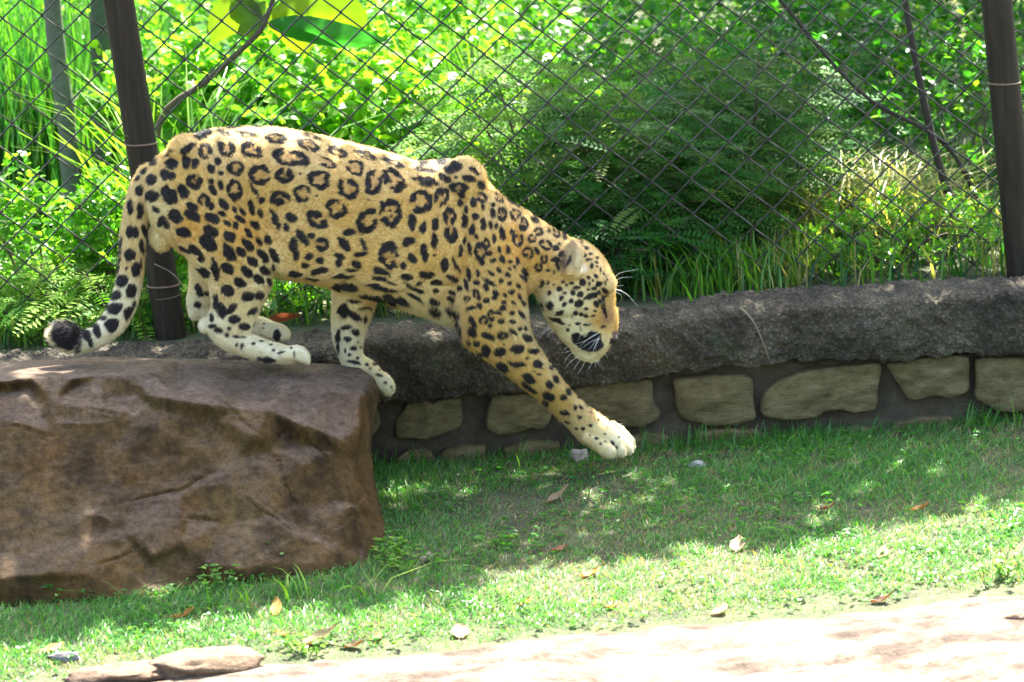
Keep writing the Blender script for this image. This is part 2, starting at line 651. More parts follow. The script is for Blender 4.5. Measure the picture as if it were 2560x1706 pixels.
# ------------------------------------------------------------------ rubble wall with a concrete coping
YW = 0.55
wall = empty('stone_wall', (0.4, 0.75, 0.0), 'low rubble stone retaining wall with a rough grey concrete coping under the fence', 'wall')


def coping_profile(x):
    """top and bottom height of the coping's front face"""
    return np.interp(x, [-3.5, -1.2, -0.3, 0.35, 0.9, 1.35, 3.5], [0.395, 0.395, 0.395, 0.395, 0.405, 0.412, 0.42]), \
           np.interp(x, [-3.5, -0.4, 0.3, 0.7, 1.35, 3.5], [0.19, 0.195, 0.215, 0.22, 0.215, 0.215])


xs = np.concatenate([np.linspace(-3.2, -2.0, 60), np.linspace(-1.99, 1.9, 950), np.linspace(1.92, 3.2, 60)])
top, botz = coping_profile(xs)
rows = []
lead = fbm(np.stack([xs * 3, 0 * xs, 0 * xs], -1), 61, 3)
fine = fbm(np.stack([xs * 14, 0 * xs, 0 * xs], -1), 62, 3)
for k in range(56):
    s = k / 55 * 3.0                       # 0..1 underside, 1..2 front, 2..3 top
    if s < 0.5:
        q = s / 0.5
        rows.append(np.stack([xs, 0.69 + (YW - 0.69) * q + 0 * xs, botz + 0.018 * lead + 0.010 * fine], -1))
    elif s < 2.0:
        q = (s - 0.5) / 1.5
        bul = 0.014 * math.sin(math.pi * q) + 0.035 * (q > 0.0)
        zz = (botz + 0.018 * lead + 0.010 * fine) * (1 - q) + (top + 0.014 * lead + 0.008 * fine) * q
        rows.append(np.stack([xs, YW - bul + 0.03 * max(0, q - 0.9) / 0.1 + 0 * xs, zz], -1))
    else:
        q = (s - 2.0)
        zz = top + 0.014 * lead + 0.008 * fine + 0.012 * q
        rows.append(np.stack([xs, YW + (0.70 - YW) * q + 0 * xs, zz], -1))
v = np.concatenate(rows)
w = len(xs)
i = np.arange(len(rows) - 1)[:, None] * w + np.arange(w - 1)[None]
f = np.stack([i, i + 1, i + w + 1, i + w], -1).reshape(-1, 4)
# pebbly relief pushed outwards
nrm = np.zeros_like(v)
fn = np.cross(v[f[:, 1]] - v[f[:, 0]], v[f[:, 3]] - v[f[:, 0]])
for k in range(4): np.add.at(nrm, f[:, k], fn)
nrm = unit(nrm)
peb = np.clip(fbm(v * 46, 71, 3, .6), -0.2, 1) * 0.020 + 0.022 * fbm(v * 6, 73, 4)
v = v + nrm * peb[:, None]

t = NT('rough_concrete')
co = t.coords()
vo = t.n('ShaderNodeTexVoronoi')
vo.inputs['Scale'].default_value = 85
t.l(co, vo.inputs['Vector'])
n1 = t.noise(5, 8, 0.65, co)
base = t.ramp(n1, [(0.34, (0.036, 0.028, 0.016)), (0.5, (0.098, 0.080, 0.050)), (0.66, (0.175, 0.146, 0.095))])
base = t.mix(0.55, base, t.mix(1.0, base, t.ramp(vo.outputs['Distance'], [(0.05, (2.0, 1.95, 1.85)), (0.5, (0.3,) * 3)]), 'MULTIPLY'))
moss = t.ramp(t.noise(7, 5, 0.6, co), [(0.60, (0, 0, 0)), (0.72, (0.5,) * 3)])
base = t.mix(moss, base, (0.05, 0.085, 0.03))
t.l(base, t.b.inputs['Base Color'])
t.b.inputs['Roughness'].default_value = 0.95
b1 = t.bump(vo.outputs['Distance'], 0.8, -0.012)
t.l(t.bump(t.noise(160, 6, 0.75, co), 0.9, 0.006, b1), t.b.inputs['Normal'])
part('coping', v, f, t.m, wall)

# mortar core
t = NT('dark_mortar')
co = t.coords()
n1 = t.noise(11, 9, 0.65, co)
t.l(t.ramp(n1, [(0.3, (0.038, 0.028, 0.017)), (0.55, (0.08, 0.062, 0.038)), (0.75, (0.135, 0.11, 0.072))]), t.b.inputs['Base Color'])
t.b.inputs['Roughness'].default_value = 0.95
t.l(t.bump(t.noise(70, 8, 0.7, co), 0.8, 0.012), t.b.inputs['Normal'])
xs = np.linspace(-3.2, 3.2, 420)
zs = np.linspace(-0.15, 0.27, 34)
X, Z = np.meshgrid(xs, zs)
pp = np.stack([X * 6, Z * 6, 0 * X], -1).reshape(-1, 3)
Yv = YW + 0.036 + 0.026 * fbm(pp, 81, 4).reshape(X.shape) + 0.008 * fbm(pp * 5, 82, 3).reshape(X.shape)
v = np.stack([X, Yv, Z], -1).reshape(-1, 3)
w = len(xs)
i = np.arange(len(zs) - 1)[:, None] * w + np.arange(w - 1)[None]
f = np.stack([i, i + 1, i + w + 1, i + w], -1).reshape(-1, 4)
part('mortar', v, f, t.m, wall)

t = NT('tan_wall_stone')
co = t.coords()
oi = t.n('ShaderNodeObjectInfo')
n1 = t.noise(14, 12, 0.78, co, (1, 1, 2.2))
base = t.ramp(n1, [(0.33, (0.085, 0.064, 0.022)), (0.5, (0.19, 0.152, 0.062)), (0.68, (0.30, 0.25, 0.125))])
base = t.mix(1.0, base, t.ramp(oi.outputs['Random'], [(0.0, (0.86, 0.84, 0.84)), (1.0, (1.08, 1.05, 1.0))]), 'MULTIPLY')
t.l(base, t.b.inputs['Base Color'])
t.b.inputs['Roughness'].default_value = 0.9
b1 = t.bump(t.noise(24, 10, 0.75, co, (1, 1, 2.5)), 1.0, 0.02)
t.l(t.bump(t.noise(140, 5, 0.7, co), 0.5, 0.004, b1), t.b.inputs['Normal'])
M_STONE = t.m


def a8(x, y): return x / 2.801 + 900, y / 2.801 + 860
def a6(x, y): return x / 2.22 + 1500, y / 2.22 + 640


STONES = [
    (a8, [(1490, 290), (1640, 260), (2040, 245), (2060, 420), (2110, 480), (2100, 530), (1960, 585), (1800, 565), (1640, 540), (1490, 420)]),
    (a6, [(400, 690), (560, 665), (810, 655), (855, 700), (855, 790), (875, 900), (780, 940), (600, 950), (530, 930), (430, 890), (415, 780)]),
    (a6, [(910, 760), (1000, 690), (1120, 640), (1560, 590), (1570, 620), (1545, 740), (1530, 860), (1430, 880), (1330, 850), (1240, 870), (1200, 905), (1000, 915), (890, 890), (890, 810)]),
    (a6, [(1590, 600), (1800, 562), (2055, 550), (2060, 740), (1960, 790), (1840, 780), (1720, 805), (1690, 760), (1640, 690)]),
    (a6, [(2085, 575), (2400, 562), (2440, 700), (2400, 860), (2210, 868), (2080, 800)]),
    (a6, [(530, 985), (700, 960), (860, 968), (920, 995), (910, 1040), (700, 1100), (530, 1090)]),
    (a6, [(1620, 935), (1780, 892), (1960, 892), (2000, 960), (1900, 1030), (1650, 1040)]),
    (a6, [(130, 1005), (300, 982), (385, 1012), (340, 1090), (150, 1100)]),
    (a8, [(330, 405), (470, 390), (500, 425), (560, 400), (715, 375), (725, 540), (690, 600), (590, 630), (490, 665), (380, 660), (260, 665), (240, 620), (255, 520), (300, 470)]),
    (a8, [(930, 350), (1050, 360), (1150, 340), (1290, 400), (1340, 480), (1330, 560), (1280, 610), (1200, 590), (1110, 630), (970, 640), (880, 600), (870, 520), (900, 430)]),
    (a8, [(255, 800), (350, 742), (490, 748), (530, 805), (520, 900), (280, 900)]),
    (a8, [(565, 770), (600, 735), (700, 715), (870, 705), (890, 740), (860, 880), (570, 880)]),
    (a8, [(-60, 470), (120, 455), (145, 560), (100, 640), (-60, 660)]),
    (a6, [(980, 1010), (1080, 975), (1170, 990), (1180, 1060), (1000, 1070)]),
    (a6, [(1230, 985), (1420, 950), (1540, 960), (1560, 1050), (1250, 1070)]),
    (a6, [(2060, 930), (2300, 915), (2420, 930), (2400, 1010), (2100, 1010)]),
    (a8, [(1000, 730), (1180, 690), (1400, 700), (1420, 850), (1020, 860)]),
]


def stone_mesh(poly2, seed):
    """rounded, rough-faced block from an outline in the wall plane (x, z)"""
    p = np.array(poly2)
    c = p.mean(0)
    m_ = 56
    q = np.concatenate([p, p[:1]])
    seg = np.linalg.norm(np.diff(q, axis=0), axis=1)
    s = np.concatenate([[0], np.cumsum(seg)])
    tt = np.linspace(0, s[-1], m_, endpoint=False)
    o = np.stack([np.interp(tt, s, q[:, 0]), np.interp(tt, s, q[:, 1])], -1)
    o = (np.roll(o, 1, 0) + 5 * o + np.roll(o, -1, 0)) / 7
    o = o + 0.006 * np.stack([fbm(np.c_[o * 22, np.full(m_, seed)], 91, 3), fbm(np.c_[o * 22, np.full(m_, seed + 5.5)], 92, 3)], -1)
    rings = [(1.0, 0.10), (1.0, 0.02), (0.99, -0.008), (0.965, -0.020), (0.89, -0.025), (0.7, -0.026), (0.45, -0.027), (0.2, -0.028)]
    V = []
    for sc, dy in rings:
        xy = c + (o - c) * sc
        n_ = fbm(np.c_[xy * 14, np.full(m_, seed * 1.7)], 95, 4)
        V.append(np.stack([xy[:, 0], np.full(m_, YW + 0.012 + dy) + (0.026 * n_ if sc < 0.98 else 0), xy[:, 1]], -1))
    V = np.concatenate(V + [np.array([[c[0], YW - 0.017, c[1]]])])
    k = len(rings)
    i = np.arange(k - 1)[:, None] * m_
    j = np.arange(m_)[None]
    f4 = np.stack([i + j, i + m_ + j, i + m_ + (j + 1) % m_, i + (j + 1) % m_], -1).reshape(-1, 4)
    e = (k - 1) * m_
    f3 = np.stack([e + np.arange(m_), np.full(m_, k * m_), e + (np.arange(m_) + 1) % m_], -1)
    return V, [f4, f3]


for n_, (fn, poly) in enumerate(STONES):
    pts = [P(*fn(x, y), YW) for x, y in poly]
    V, F = stone_mesh([(q.x, q.z) for q in pts], n_ * 3.3)
    part('stone', V, F, M_STONE, wall)
for n_, (x0, z0) in enumerate(((-1.55, 0.02), (-1.0, 0.03), (-2.1, 0.04), (1.75, 0.02), (2.2, 0.03))):
    V, F = stone_mesh([(x0, z0), (x0 + .4, z0 + .01), (x0 + .42, z0 + .16), (x0 + .2, z0 + .18), (x0 - .02, z0 + .15)], 70 + n_)
    part('stone', V, F, M_STONE, wall)
# ------------------------------------------------------------------ chain link fence on dark posts
YF = 0.93
fence = empty('chain_link_fence', (0, YF, 0.40), 'tall chain-link fence of dark wire on leaning brown posts behind the wall', 'fence')
A_, B_ = 0.1215, 0.1085                 # mesh diamond, width and height
ZT = 2.15
Z0 = 0.31


def wire_mesh(sign, seed):
    n_ = int((ZT - Z0) / (B_ / 2)) + 1
    pts = []
    hw = A_ / 4
    for k in range(n_):
        s = sign * (1 if k % 2 else -1)
        z = k * B_ / 2
        # a small hooked turn at every knuckle, passing in front of and behind the next wire
        pts += [(s * hw * 0.86, 0.0045 * s, z - 0.0045), (s * (hw + 0.0035), 0.0, z), (s * hw * 0.86, -0.0045 * s, z + 0.0045)]
    pts = np.array(pts)
    pts = pts + 0.0016 * np.stack([vnoise(np.c_[pts[:, 2] * 9, np.full(len(pts), seed), 0 * pts[:, 0]], 5), 0 * pts[:, 0],
                                   vnoise(np.c_[pts[:, 2] * 9, np.full(len(pts), seed + 7.7), 0 * pts[:, 0]], 6)], -1)
    v, f4, f3 = tube(pts, 0.0027, 6)
    return mesh_from('wire', v, [f4, f3])


t = NT('weathered_wire')
n1 = t.noise(30, 4)
t.l(t.ramp(n1, [(0.35, (0.02, 0.018, 0.013)), (0.65, (0.085, 0.08, 0.065))]), t.b.inputs['Base Color'])
t.b.inputs['Metallic'].default_value = 0.5
t.b.inputs['Roughness'].default_value = 0.42
M_WIRE = t.m
WM = [wire_mesh(1 if k % 2 == 0 else -1, k * 2.3) for k in range(6)]
for me in WM: me.materials.append(M_WIRE)
nw = 64
for k in range(nw):
    x = (k - nw / 2) * A_ / 2 + 0.01
    o = link('wire', WM[k % 6], None, fence)
    o.location = (x, 0.02 * math.sin(k * 0.21), Z0 - 0.40)

t = NT('brown_post')
co = t.coords()
n1 = t.noise(9, 8, 0.65, co, (6, 6, 0.6))
t.l(t.ramp(n1, [(0.3, (0.014, 0.010, 0.006)), (0.55, (0.030, 0.022, 0.014)), (0.78, (0.055, 0.042, 0.028))]), t.b.inputs['Base Color'])
t.b.inputs['Roughness'].default_value = 0.6
t.b.inputs['Specular IOR Level'].default_value = 0.2
t.l(t.bump(t.noise(60, 6, 0.7, co, (3, 3, 0.4)), 0.35, 0.003), t.b.inputs['Normal'])
M_POST = t.m
t = NT('rusty_band')
n1 = t.noise(60, 5)
t.l(t.ramp(n1, [(0.3, (0.10, 0.06, 0.035)), (0.7, (0.22, 0.15, 0.09))]), t.b.inputs['Base Color'])
t.b.inputs['Roughness'].default_value = 0.6
M_BAND = t.m
YP = 0.85


def post(p_top, p_bot, band_v, extend):
    a, b = np.array(D(*p_top, YP)), np.array(D(*p_bot, YP))
    d = unit(a - b)
    a = a + d * extend
    n_ = 40
    s = np.linspace(0, 1, n_)
    pts = b + (a - b) * s[:, None]
    L = np.linalg.norm(a - b)
    r = np.full(n_, 0.0475)
    r = r * (1 + 0.012 * vnoise(np.c_[s * L * 4, 0 * s, 0 * s], 8))
    v, f4, f3 = tube(pts, r, 20)
    o = part('post', v, [f4, f3], M_POST, fence)
    # fixing bands with a twisted wire end
    for bv_ in band_v:
        c_ = np.array(D(*bv_, YP))
        k = np.dot(c_ - b, d)
        cc = b + d * k
        ring_ = []
        e1 = unit(np.cross(d, np.array([0, 1.0, 0])))
        e2 = np.cross(d, e1)
        for q in np.linspace(0, 2 * math.pi, 37):
            ring_.append(cc + 0.0485 * (math.cos(q) * e1 + math.sin(q) * e2) + d * 0.004 * math.cos(q))
        v, f4, f3 = tube(ring_, 0.0034, 6, cap=False)
        part('band', v - np.array(0 * d), [f4], M_BAND, fence)
    return o


post((272, 0), (404, 838), [(322, 330), (378, 655)], 0.45)
post((2290, 0), (2362, 760), [(2309, 190)], 0.45)
post((-1560, 0), (-1430, 900), [], 0.45)
# ------------------------------------------------------------------ planting behind the fence
LEAF_U = np.array([0.0, 0.30, 0.68, 1.0, 0.68, 0.30, 0.5])
LEAF_W = np.array([0.0, 0.88, 0.92, 0.0, -0.92, -0.88, 0.0])
LEAF_F = np.array([[0, 1, 6], [1, 2, 6], [2, 3, 6], [3, 4, 6], [4, 5, 6], [5, 0, 6]])


def leaves(g, base, axis, nrm, L, W, col, sag=0.12):
    """many small leaf blades, each six faces folded along the midrib"""
    n = len(base)
    axis = unit(axis)
    side = unit(np.cross(axis, nrm))
    nrm = np.cross(side, axis)
    L = np.broadcast_to(L, (n,))
    W = np.broadcast_to(W, (n,))
    v = base[:, None] + axis[:, None] * (LEAF_U[None] * L[:, None])[..., None] + side[:, None] * (LEAF_W[None] * W[:, None] * 0.5)[..., None]
    drop = -sag * LEAF_U ** 2
    fold = np.abs(LEAF_W) * 0.10
    v = v + nrm[:, None] * ((drop + fold)[None] * L[:, None])[..., None]
    f = (LEAF_F[None] + (np.arange(n) * 7)[:, None, None]).reshape(-1, 3)
    g.add(v.reshape(-1, 3), f, np.repeat(col, 7, axis=0))


def blades(g, base, h, lean, w, col, curl=0.5, twist=None):
    """grass blades: four-segment tapering ribbons"""
    n = len(base)
    ang = rng.uniform(0, 2 * math.pi, n) if twist is None else twist
    dirv = np.stack([np.cos(ang), np.sin(ang), np.zeros(n)], -1)
    side = np.stack([-np.sin(ang + 0.6), np.cos(ang + 0.6), np.zeros(n)], -1)
    us = np.array([0, 0.4, 0.75, 1.0])
    wd = np.array([1.0, 0.85, 0.5, 0.0])
    V = []
    for u, ww in zip(us, wd):
        c = base + np.array([0, 0, 1.0]) * (h * (u - curl * 0.45 * u ** 3 * np.clip(lean * 1.2, 0, 1)))[:, None] + dirv * (h * lean * u ** 2)[:, None]
        if ww > 0:
            V += [c - side * (w * ww / 2)[:, None], c + side * (w * ww / 2)[:, None]]
        else:
            V.append(c)
    v = np.stack(V, 1)
    k = (np.arange(n) * 7)[:, None, None]
    f = np.array([[0, 1, 3], [0, 3, 2], [2, 3, 5], [2, 5, 4], [4, 5, 6]])
    g.add(v.reshape(-1, 3), (f[None] + k).reshape(-1, 3), np.repeat(col, 7, axis=0))


def pick_cols(n, pal, var=0.22):
    pal = np.array(pal)
    c = pal[rng.integers(0, len(pal), n)]
    return c * rng.uniform(1 - var, 1 + var, (n, 1)) * rng.uniform(0.92, 1.08, (n, 3))


FRESH = [(.075, .22, .022), (.10, .25, .025), (.055, .18, .02), (.14, .28, .03)]
LIME = [(.17, .31, .03), (.12, .28, .028), (.21, .34, .04), (.085, .23, .025)]
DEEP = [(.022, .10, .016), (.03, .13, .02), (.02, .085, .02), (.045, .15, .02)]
FERN = [(.06, .17, .025), (.09, .19, .03), (.04, .13, .02), (.12, .20, .04)]
STRAW = [(.30, .27, .09), (.22, .26, .05), (.36, .30, .13), (.12, .22, .03)]
STEMC = (.10, .075, .045)


def place(u, vtop, hw, Y):
    """ground point, half width and height of a plant from where the photo shows it"""
    x = P(u, 500, Y).x
    base = np.array([x, Y, float(gz(x, Y))])
    r = ray(u, vtop)
    top = P(u, vtop, Y).z
    return base, hw / 850 * (Y - CAM_Y) / (YJ - CAM_Y), max(0.18, top - base[2])


def stems(g, base, tips, r0=0.006):
    for t_ in tips:
        mid = base + (t_ - base) * 0.5 + np.array([rng.normal(0, .03), rng.normal(0, .03), 0.05])
        q = catmull(np.array([base + np.array([rng.normal(0, .02), rng.normal(0, .02), -0.03]), mid, t_]), 6)
        add_tube(g, q, np.linspace(r0, r0 * 0.3, 6), STEMC, 5)


def shrub(name, label, cat, u, vtop, hw, Y, n, L, pal, W=0.62, depth=None, group=None, nstem=9):
    base, hx, h = place(u, vtop, hw, Y)
    o = empty(name, tuple(base), label, cat, group)
    dy = depth or min(hx, 0.45)
    k = max(8, n // 14)
    # twig starts through the volume, denser outside and on top
    d = unit(rng.normal(size=(k, 3)))
    rr = rng.uniform(0.25, 1.0, k) ** 0.6
    c = d * rr[:, None] * np.array([hx, dy, h * 0.52]) + np.array([0, 0, h * 0.5])
    c *= (1 + 0.22 * fbm(c * 5 + u, 3, 2))[:, None]
    c = c + base
    c[:, 2] = np.maximum(c[:, 2], base[2] + 0.02)
    g = Geo()
    stems(g, base, c[rng.choice(k, min(nstem, k), replace=False)])
    tdir = unit(d * 0.6 + np.array([0, 0, 0.55]) + rng.normal(0, 0.4, (k, 3)))
    tl = rng.uniform(3, 6, k) * L
    per = 14
    s = np.tile(np.linspace(0.05, 1, per), k)
    tb, td, tt = np.repeat(c, per, 0), np.repeat(tdir, per, 0), np.repeat(tl, per)
    pos = tb + td * (s * tt)[:, None] - np.array([0, 0, 1.0]) * (0.25 * s ** 2 * tt)[:, None]
    # the twigs themselves
    e = c + tdir * tl[:, None] - np.array([0, 0, 0.25]) * tl[:, None]
    sd = unit(np.cross(tdir, rng.normal(size=(k, 3)))) * 0.0011
    up_ = np.cross(tdir, sd)
    tv = np.stack([c + sd, c - sd * .5 + up_, c - sd * .5 - up_, e], 1).reshape(-1, 3)
    tf = (np.array([[0, 1, 3], [1, 2, 3], [2, 0, 3]])[None] + (np.arange(k) * 4)[:, None, None]).reshape(-1, 3)
    g.add(tv, tf, STEMC)
    g.part('twigs', M_BARK, o, 'stuff')
    g = Geo()
    m_ = len(pos)
    alt = np.where(np.arange(m_) % 2 == 0, 1.0, -1.0)[:, None]
    lat = unit(np.cross(td, np.array([0.2, 0.1, 1.0]) + rng.normal(0, 0.5, (m_, 3)))) * alt
    ax = unit(lat + td * 0.5 + rng.normal(0, 0.3, (m_, 3)))
    nr = unit(np.array([0, -0.15, 1.0]) + rng.normal(0, 0.55, (m_, 3)))
    Ls = L * rng.uniform(0.65, 1.25, m_)
    leaves(g, pos, ax, nr, Ls, Ls * W, pick_cols(m_, pal))
    g.part('foliage', M_LEAF, o, 'stuff')
    return o


def feather(name, label, u, vtop, hw, Y, n, pal, group=None, rach=0.16):
    """shrub with long pinnate leaves held out in flat sprays"""
    base, hx, h = place(u, vtop, hw, Y)
    o = empty(name, tuple(base), label, 'shrub', group)
    d = unit(rng.normal(size=(n, 3)))
    rr = rng.uniform(0.1, 1.0, n) ** 0.5
    c = base + d * rr[:, None] * np.array([hx, min(hx, .4), h * 0.52]) + np.array([0, 0, h * 0.5])
    c[:, 2] = np.maximum(c[:, 2], base[2] + 0.02)
    g = Geo()
    stems(g, base, c[rng.choice(n, 12, replace=False)], 0.008)
    ax = unit(np.stack([rng.normal(0, 1, n) + d[:, 0], rng.normal(0, .7, n) - 0.2, rng.normal(-0.05, 0.25, n)], -1))
    L = rach * rng.uniform(0.6, 1.3, n)
    pn = unit(np.array([0, -0.25, 1.0]) + rng.normal(0, 0.3, (n, 3)))
    k = 11
    s = np.linspace(0.12, 1.0, k)
    pos = c[:, None] + ax[:, None] * (s[None] * L[:, None])[..., None] - np.array([0, 0, 1.0]) * (0.18 * s[None] ** 2 * L[:, None])[..., None]
    e = pos[:, -1]
    sd = unit(np.cross(ax, pn)) * 0.0008
    tv = np.stack([c + sd, c - sd, e + sd * .3, e - sd * .3], 1).reshape(-1, 3)
    tf = (np.array([[0, 1, 3], [0, 3, 2]])[None] + (np.arange(n) * 4)[:, None, None]).reshape(-1, 3)
    g.add(tv, tf, STEMC)
    g.part('twigs', M_BARK, o, 'stuff')
    g = Geo()
    side = unit(np.cross(ax, pn))
    col = pick_cols(n, pal)
    for sg in (1, -1):
        a = unit(side * sg + ax * 0.35)
        bb = pos.reshape(-1, 3)
        aa = np.repeat(a, k, 0) + rng.normal(0, .12, (n * k, 3))
        ll = (np.sin(np.linspace(0.5, 2.7, k))[None] * 0.16 * L[:, None] + 0.004).reshape(-1)
        # leaflets: two triangles each are plenty at this size
        aa = unit(aa)
        ss = unit(np.cross(aa, np.repeat(pn, k, 0)))
        v = np.stack([bb, bb + aa * (ll * .5)[:, None] + ss * (ll * .19)[:, None], bb + aa * ll[:, None], bb + aa * (ll * .5)[:, None] - ss * (ll * .19)[:, None]], 1)
        f = (np.array([[0, 1, 2], [0, 2, 3]])[None] + (np.arange(n * k) * 4)[:, None, None]).reshape(-1, 3)
        g.add(v.reshape(-1, 3), f, np.repeat(np.repeat(col, k, 0), 4, 0))
    g.part('foliage', M_FEATHER, o, 'stuff')
    return o


def grass_clump(name, label, u, vtop, hw, Y, n, pal, w=0.008, lean=(0.1, 0.6), group=None):
    base, hx, h = place(u, vtop, hw, Y)
    o = empty(name, tuple(base), label, 'grass clump', group)
    g = Geo()
    b = np.stack([rng.normal(0, hx * 0.5, n), rng.normal(0, min(hx, .3) * 0.5, n), np.zeros(n)], -1) + base
    b[:, 2] = gz(b[:, 0], b[:, 1]) - 0.01
    hh = h * rng.uniform(0.45, 1.15, n)
    blades(g, b, hh, rng.uniform(*lean, n), w * rng.uniform(0.6, 1.3, n), pick_cols(n, pal), 0.7)
    g.part('blades', M_GRASS, o, 'stuff')
    return o


small_row = 'leafy shrubs behind the fence'
shrub('leafy_shrub', 'bright small-leaved shrub beside the low ferny plant behind the tail', 'shrub', 70, 450, 190, 1.35, 2600, .032, LIME + FRESH)
shrub('leafy_shrub', 'sunlit small-leaved shrub pressing against the brown post behind the jaguar', 'shrub', 330, 470, 170, 1.30, 2400, .032, LIME + FRESH)
feather('fern_shrub', 'low yellow-green ferny plant at the foot of the fence behind the tail', 170, 650, 250, 1.12, 420, LIME)
grass_clump('bamboo_grass', 'tall upright green cane grass in front of the slim grey trunk', 70, -140, 230, 2.6, 600, FRESH + DEEP + DEEP, .011, (.05, .35))
grass_clump('bamboo_grass', 'tall dark green cane grass between the slim grey trunks', 230, -60, 200, 2.9, 600, DEEP, .012, (.05, .35))
shrub('leafy_shrub', 'round-leaved shrub between the brown post and the leaning sapling stem', 'shrub', 480, 130, 170, 2.1, 2000, .050, FRESH + LIME, .7)
grass_clump('broad_grass', 'broad pale grass blades beside the brown post above the rump', 450, 60, 140, 1.5, 160, LIME, .016, (.2, .9))
shrub('leafy_shrub', 'glossy round-leaved shrub below the big yellow-green leaves', 'shrub', 680, 110, 210, 2.25, 2400, .052, FRESH + LIME[:2], .7)
shrub('leafy_shrub', 'bright lime shrub with round leaves above the middle of the back', 'shrub', 900, 90, 200, 2.1, 2400, .048, LIME, .72)
shrub('leafy_shrub', 'pale green shrub above the shoulder hump', 'shrub', 1110, 20, 190, 2.5, 2200, .040, LIME + FRESH)
grass_clump('tall_grass', 'pale upright grass growing through the shrub above the shoulder', 1150, 20, 170, 2.3, 300, LIME, .012, (.05, .4))
shrub('ground_shrub', 'low leafy shrub seen under the belly between the legs', 'shrub', 720, 640, 300, 1.15, 2600, .026, FRESH + LIME)
shrub('ground_shrub', 'low dark leafy shrub behind the far front leg', 'shrub', 1010, 730, 190, 1.12, 1300, .024, DEEP + FRESH)
feather('feathery_shrub', 'yellow-green feathery shrub leaning over the fence above the neck', 1330, 120, 270, 1.45, 620, FERN + LIME, None, .17)
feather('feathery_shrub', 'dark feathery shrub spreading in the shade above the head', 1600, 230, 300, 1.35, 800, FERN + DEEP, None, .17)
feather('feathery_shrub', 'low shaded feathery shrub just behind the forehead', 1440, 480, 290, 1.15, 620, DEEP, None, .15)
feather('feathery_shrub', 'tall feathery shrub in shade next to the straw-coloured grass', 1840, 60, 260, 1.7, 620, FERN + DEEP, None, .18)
grass_clump('grass_clump', 'green strap-leaved grass clump rising over the coping in front of the face', 1745, 590, 190, 1.02, 420, FRESH, .009, (.1, .7))
grass_clump('grass_clump', 'thin grass clump beside the strap-leaved clump above the wall', 1960, 600, 170, 1.08, 320, FRESH + STRAW, .006, (.1, .7))
grass_clump('dry_grass', 'arching sunlit straw-coloured grass in front of the dead stem', 2150, 330, 260, 1.55, 900, STRAW, .009, (.5, 1.5))
shrub('leafy_shrub', 'low speckled small-leaved shrub at the foot of the dead stem', 'shrub', 2230, 560, 280, 1.15, 2600, .020, LIME + FRESH)
shrub('leafy_shrub', 'dark small-leaved shrub rising behind the post ahead of the jaguar', 'shrub', 2440, 110, 230, 2.0, 2000, .032, DEEP + FRESH)
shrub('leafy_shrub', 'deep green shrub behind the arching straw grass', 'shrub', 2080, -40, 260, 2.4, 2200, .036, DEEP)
shrub('leafy_shrub', 'mid green shrub between the feathery shrubs', 'shrub', 1640, -60, 260, 2.3, 2000, .036, FRESH + DEEP)

# thicket receding behind: many alike shrubs that only their place tells apart
for row, (Y, step, L, n) in enumerate(((3.6, 350, .048, 1300), (5.0, 400, .058, 1100), (6.8, 440, .07, 1000), (8.8, 480, .085, 900))):
    u = -160 + 60 * row
    while u < 2760:
        shrub('thicket_shrub', 'dense green shrub of the far thicket behind the fence planting', 'shrub', u + random.uniform(-60, 60), random.uniform(-260, -60), 270 + 30 * row, Y + random.uniform(-.3, .3),
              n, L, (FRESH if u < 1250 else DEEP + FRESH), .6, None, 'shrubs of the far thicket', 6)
        u += step

# leaning sapling with a few very large leaves
base, _, _ = place(392, 321, 10, 1.5)
sap = empty('large_leaf_sapling', tuple(base), 'leaning sapling with a few very large yellow-green and dark leaves above the back', 'sapling')
st = catmull(np.array([tuple(base), tuple(P(392, 330, 1.5)), tuple(P(520, 200, 1.5)), tuple(P(640, 90, 1.5)), tuple(P(672, 30, 1.5)), tuple(P(700, -60, 1.5))]), 24)
g = Geo()
add_tube(g, st, np.linspace(0.012, 0.007, 24), (.09, .07, .04), 8)
g.part('stem', M_BARK, sap)


def big_leaf(pts, w, col, name='leaf', sway=0.06):
    """one long blade along a photo-space midrib, cupped, with side veins as gentle waves"""
    q = catmull(np.array([tuple(P(u, v_, Y)) for u, v_, Y in pts]), 18)
    tan = unit(np.gradient(q, axis=0))
    side = unit(np.cross(tan, np.array([0.1, 1.0, 0.2])))
    nn = np.cross(side, tan)
    s = np.linspace(0, 1, 18)
    ww = w * np.sin(math.pi * np.clip(s, 0.02, 0.985) ** 0.8) ** 0.75
    rows_ = []
    for a in np.linspace(-1, 1, 9):
        rows_.append(q + side * (a * ww)[:, None] + nn * (abs(a) * 0.25 * ww + 0.004 * np.sin(s * 60) * abs(a))[:, None])
    V = np.stack(rows_, 1).reshape(-1, 3)
    i = np.arange(17)[:, None] * 9 + np.arange(8)[None]
    F = np.stack([i, i + 1, i + 10, i + 9], -1).reshape(-1, 4)
    c = np.array(col) * (0.85 + 0.3 * rng.random((len(V), 1))) 
    part(name, V, F, M_LEAF, sap, c)


big_leaf([(672, 60, 1.5), (760, 75, 1.48), (880, 95, 1.46), (965, 100, 1.45)], 0.045, (.02, .11, .03))
big_leaf([(680, 40, 1.52), (780, 30, 1.55), (870, 45, 1.58), (900, 110, 1.6)], 0.075, (.07, .11, .010))
big_leaf([(672, 50, 1.55), (720, 60, 1.6), (760, 110, 1.62), (775, 130, 1.62)], 0.06, (.075, .095, .010))
big_leaf([(650, 90, 1.52), (600, 40, 1.55), (560, 60, 1.58), (530, 110, 1.6)], 0.07, (.06, .09, .010))
big_leaf([(660, 60, 1.54), (620, 10, 1.56), (660, -60, 1.58)], 0.06, (.10, .17, .02))

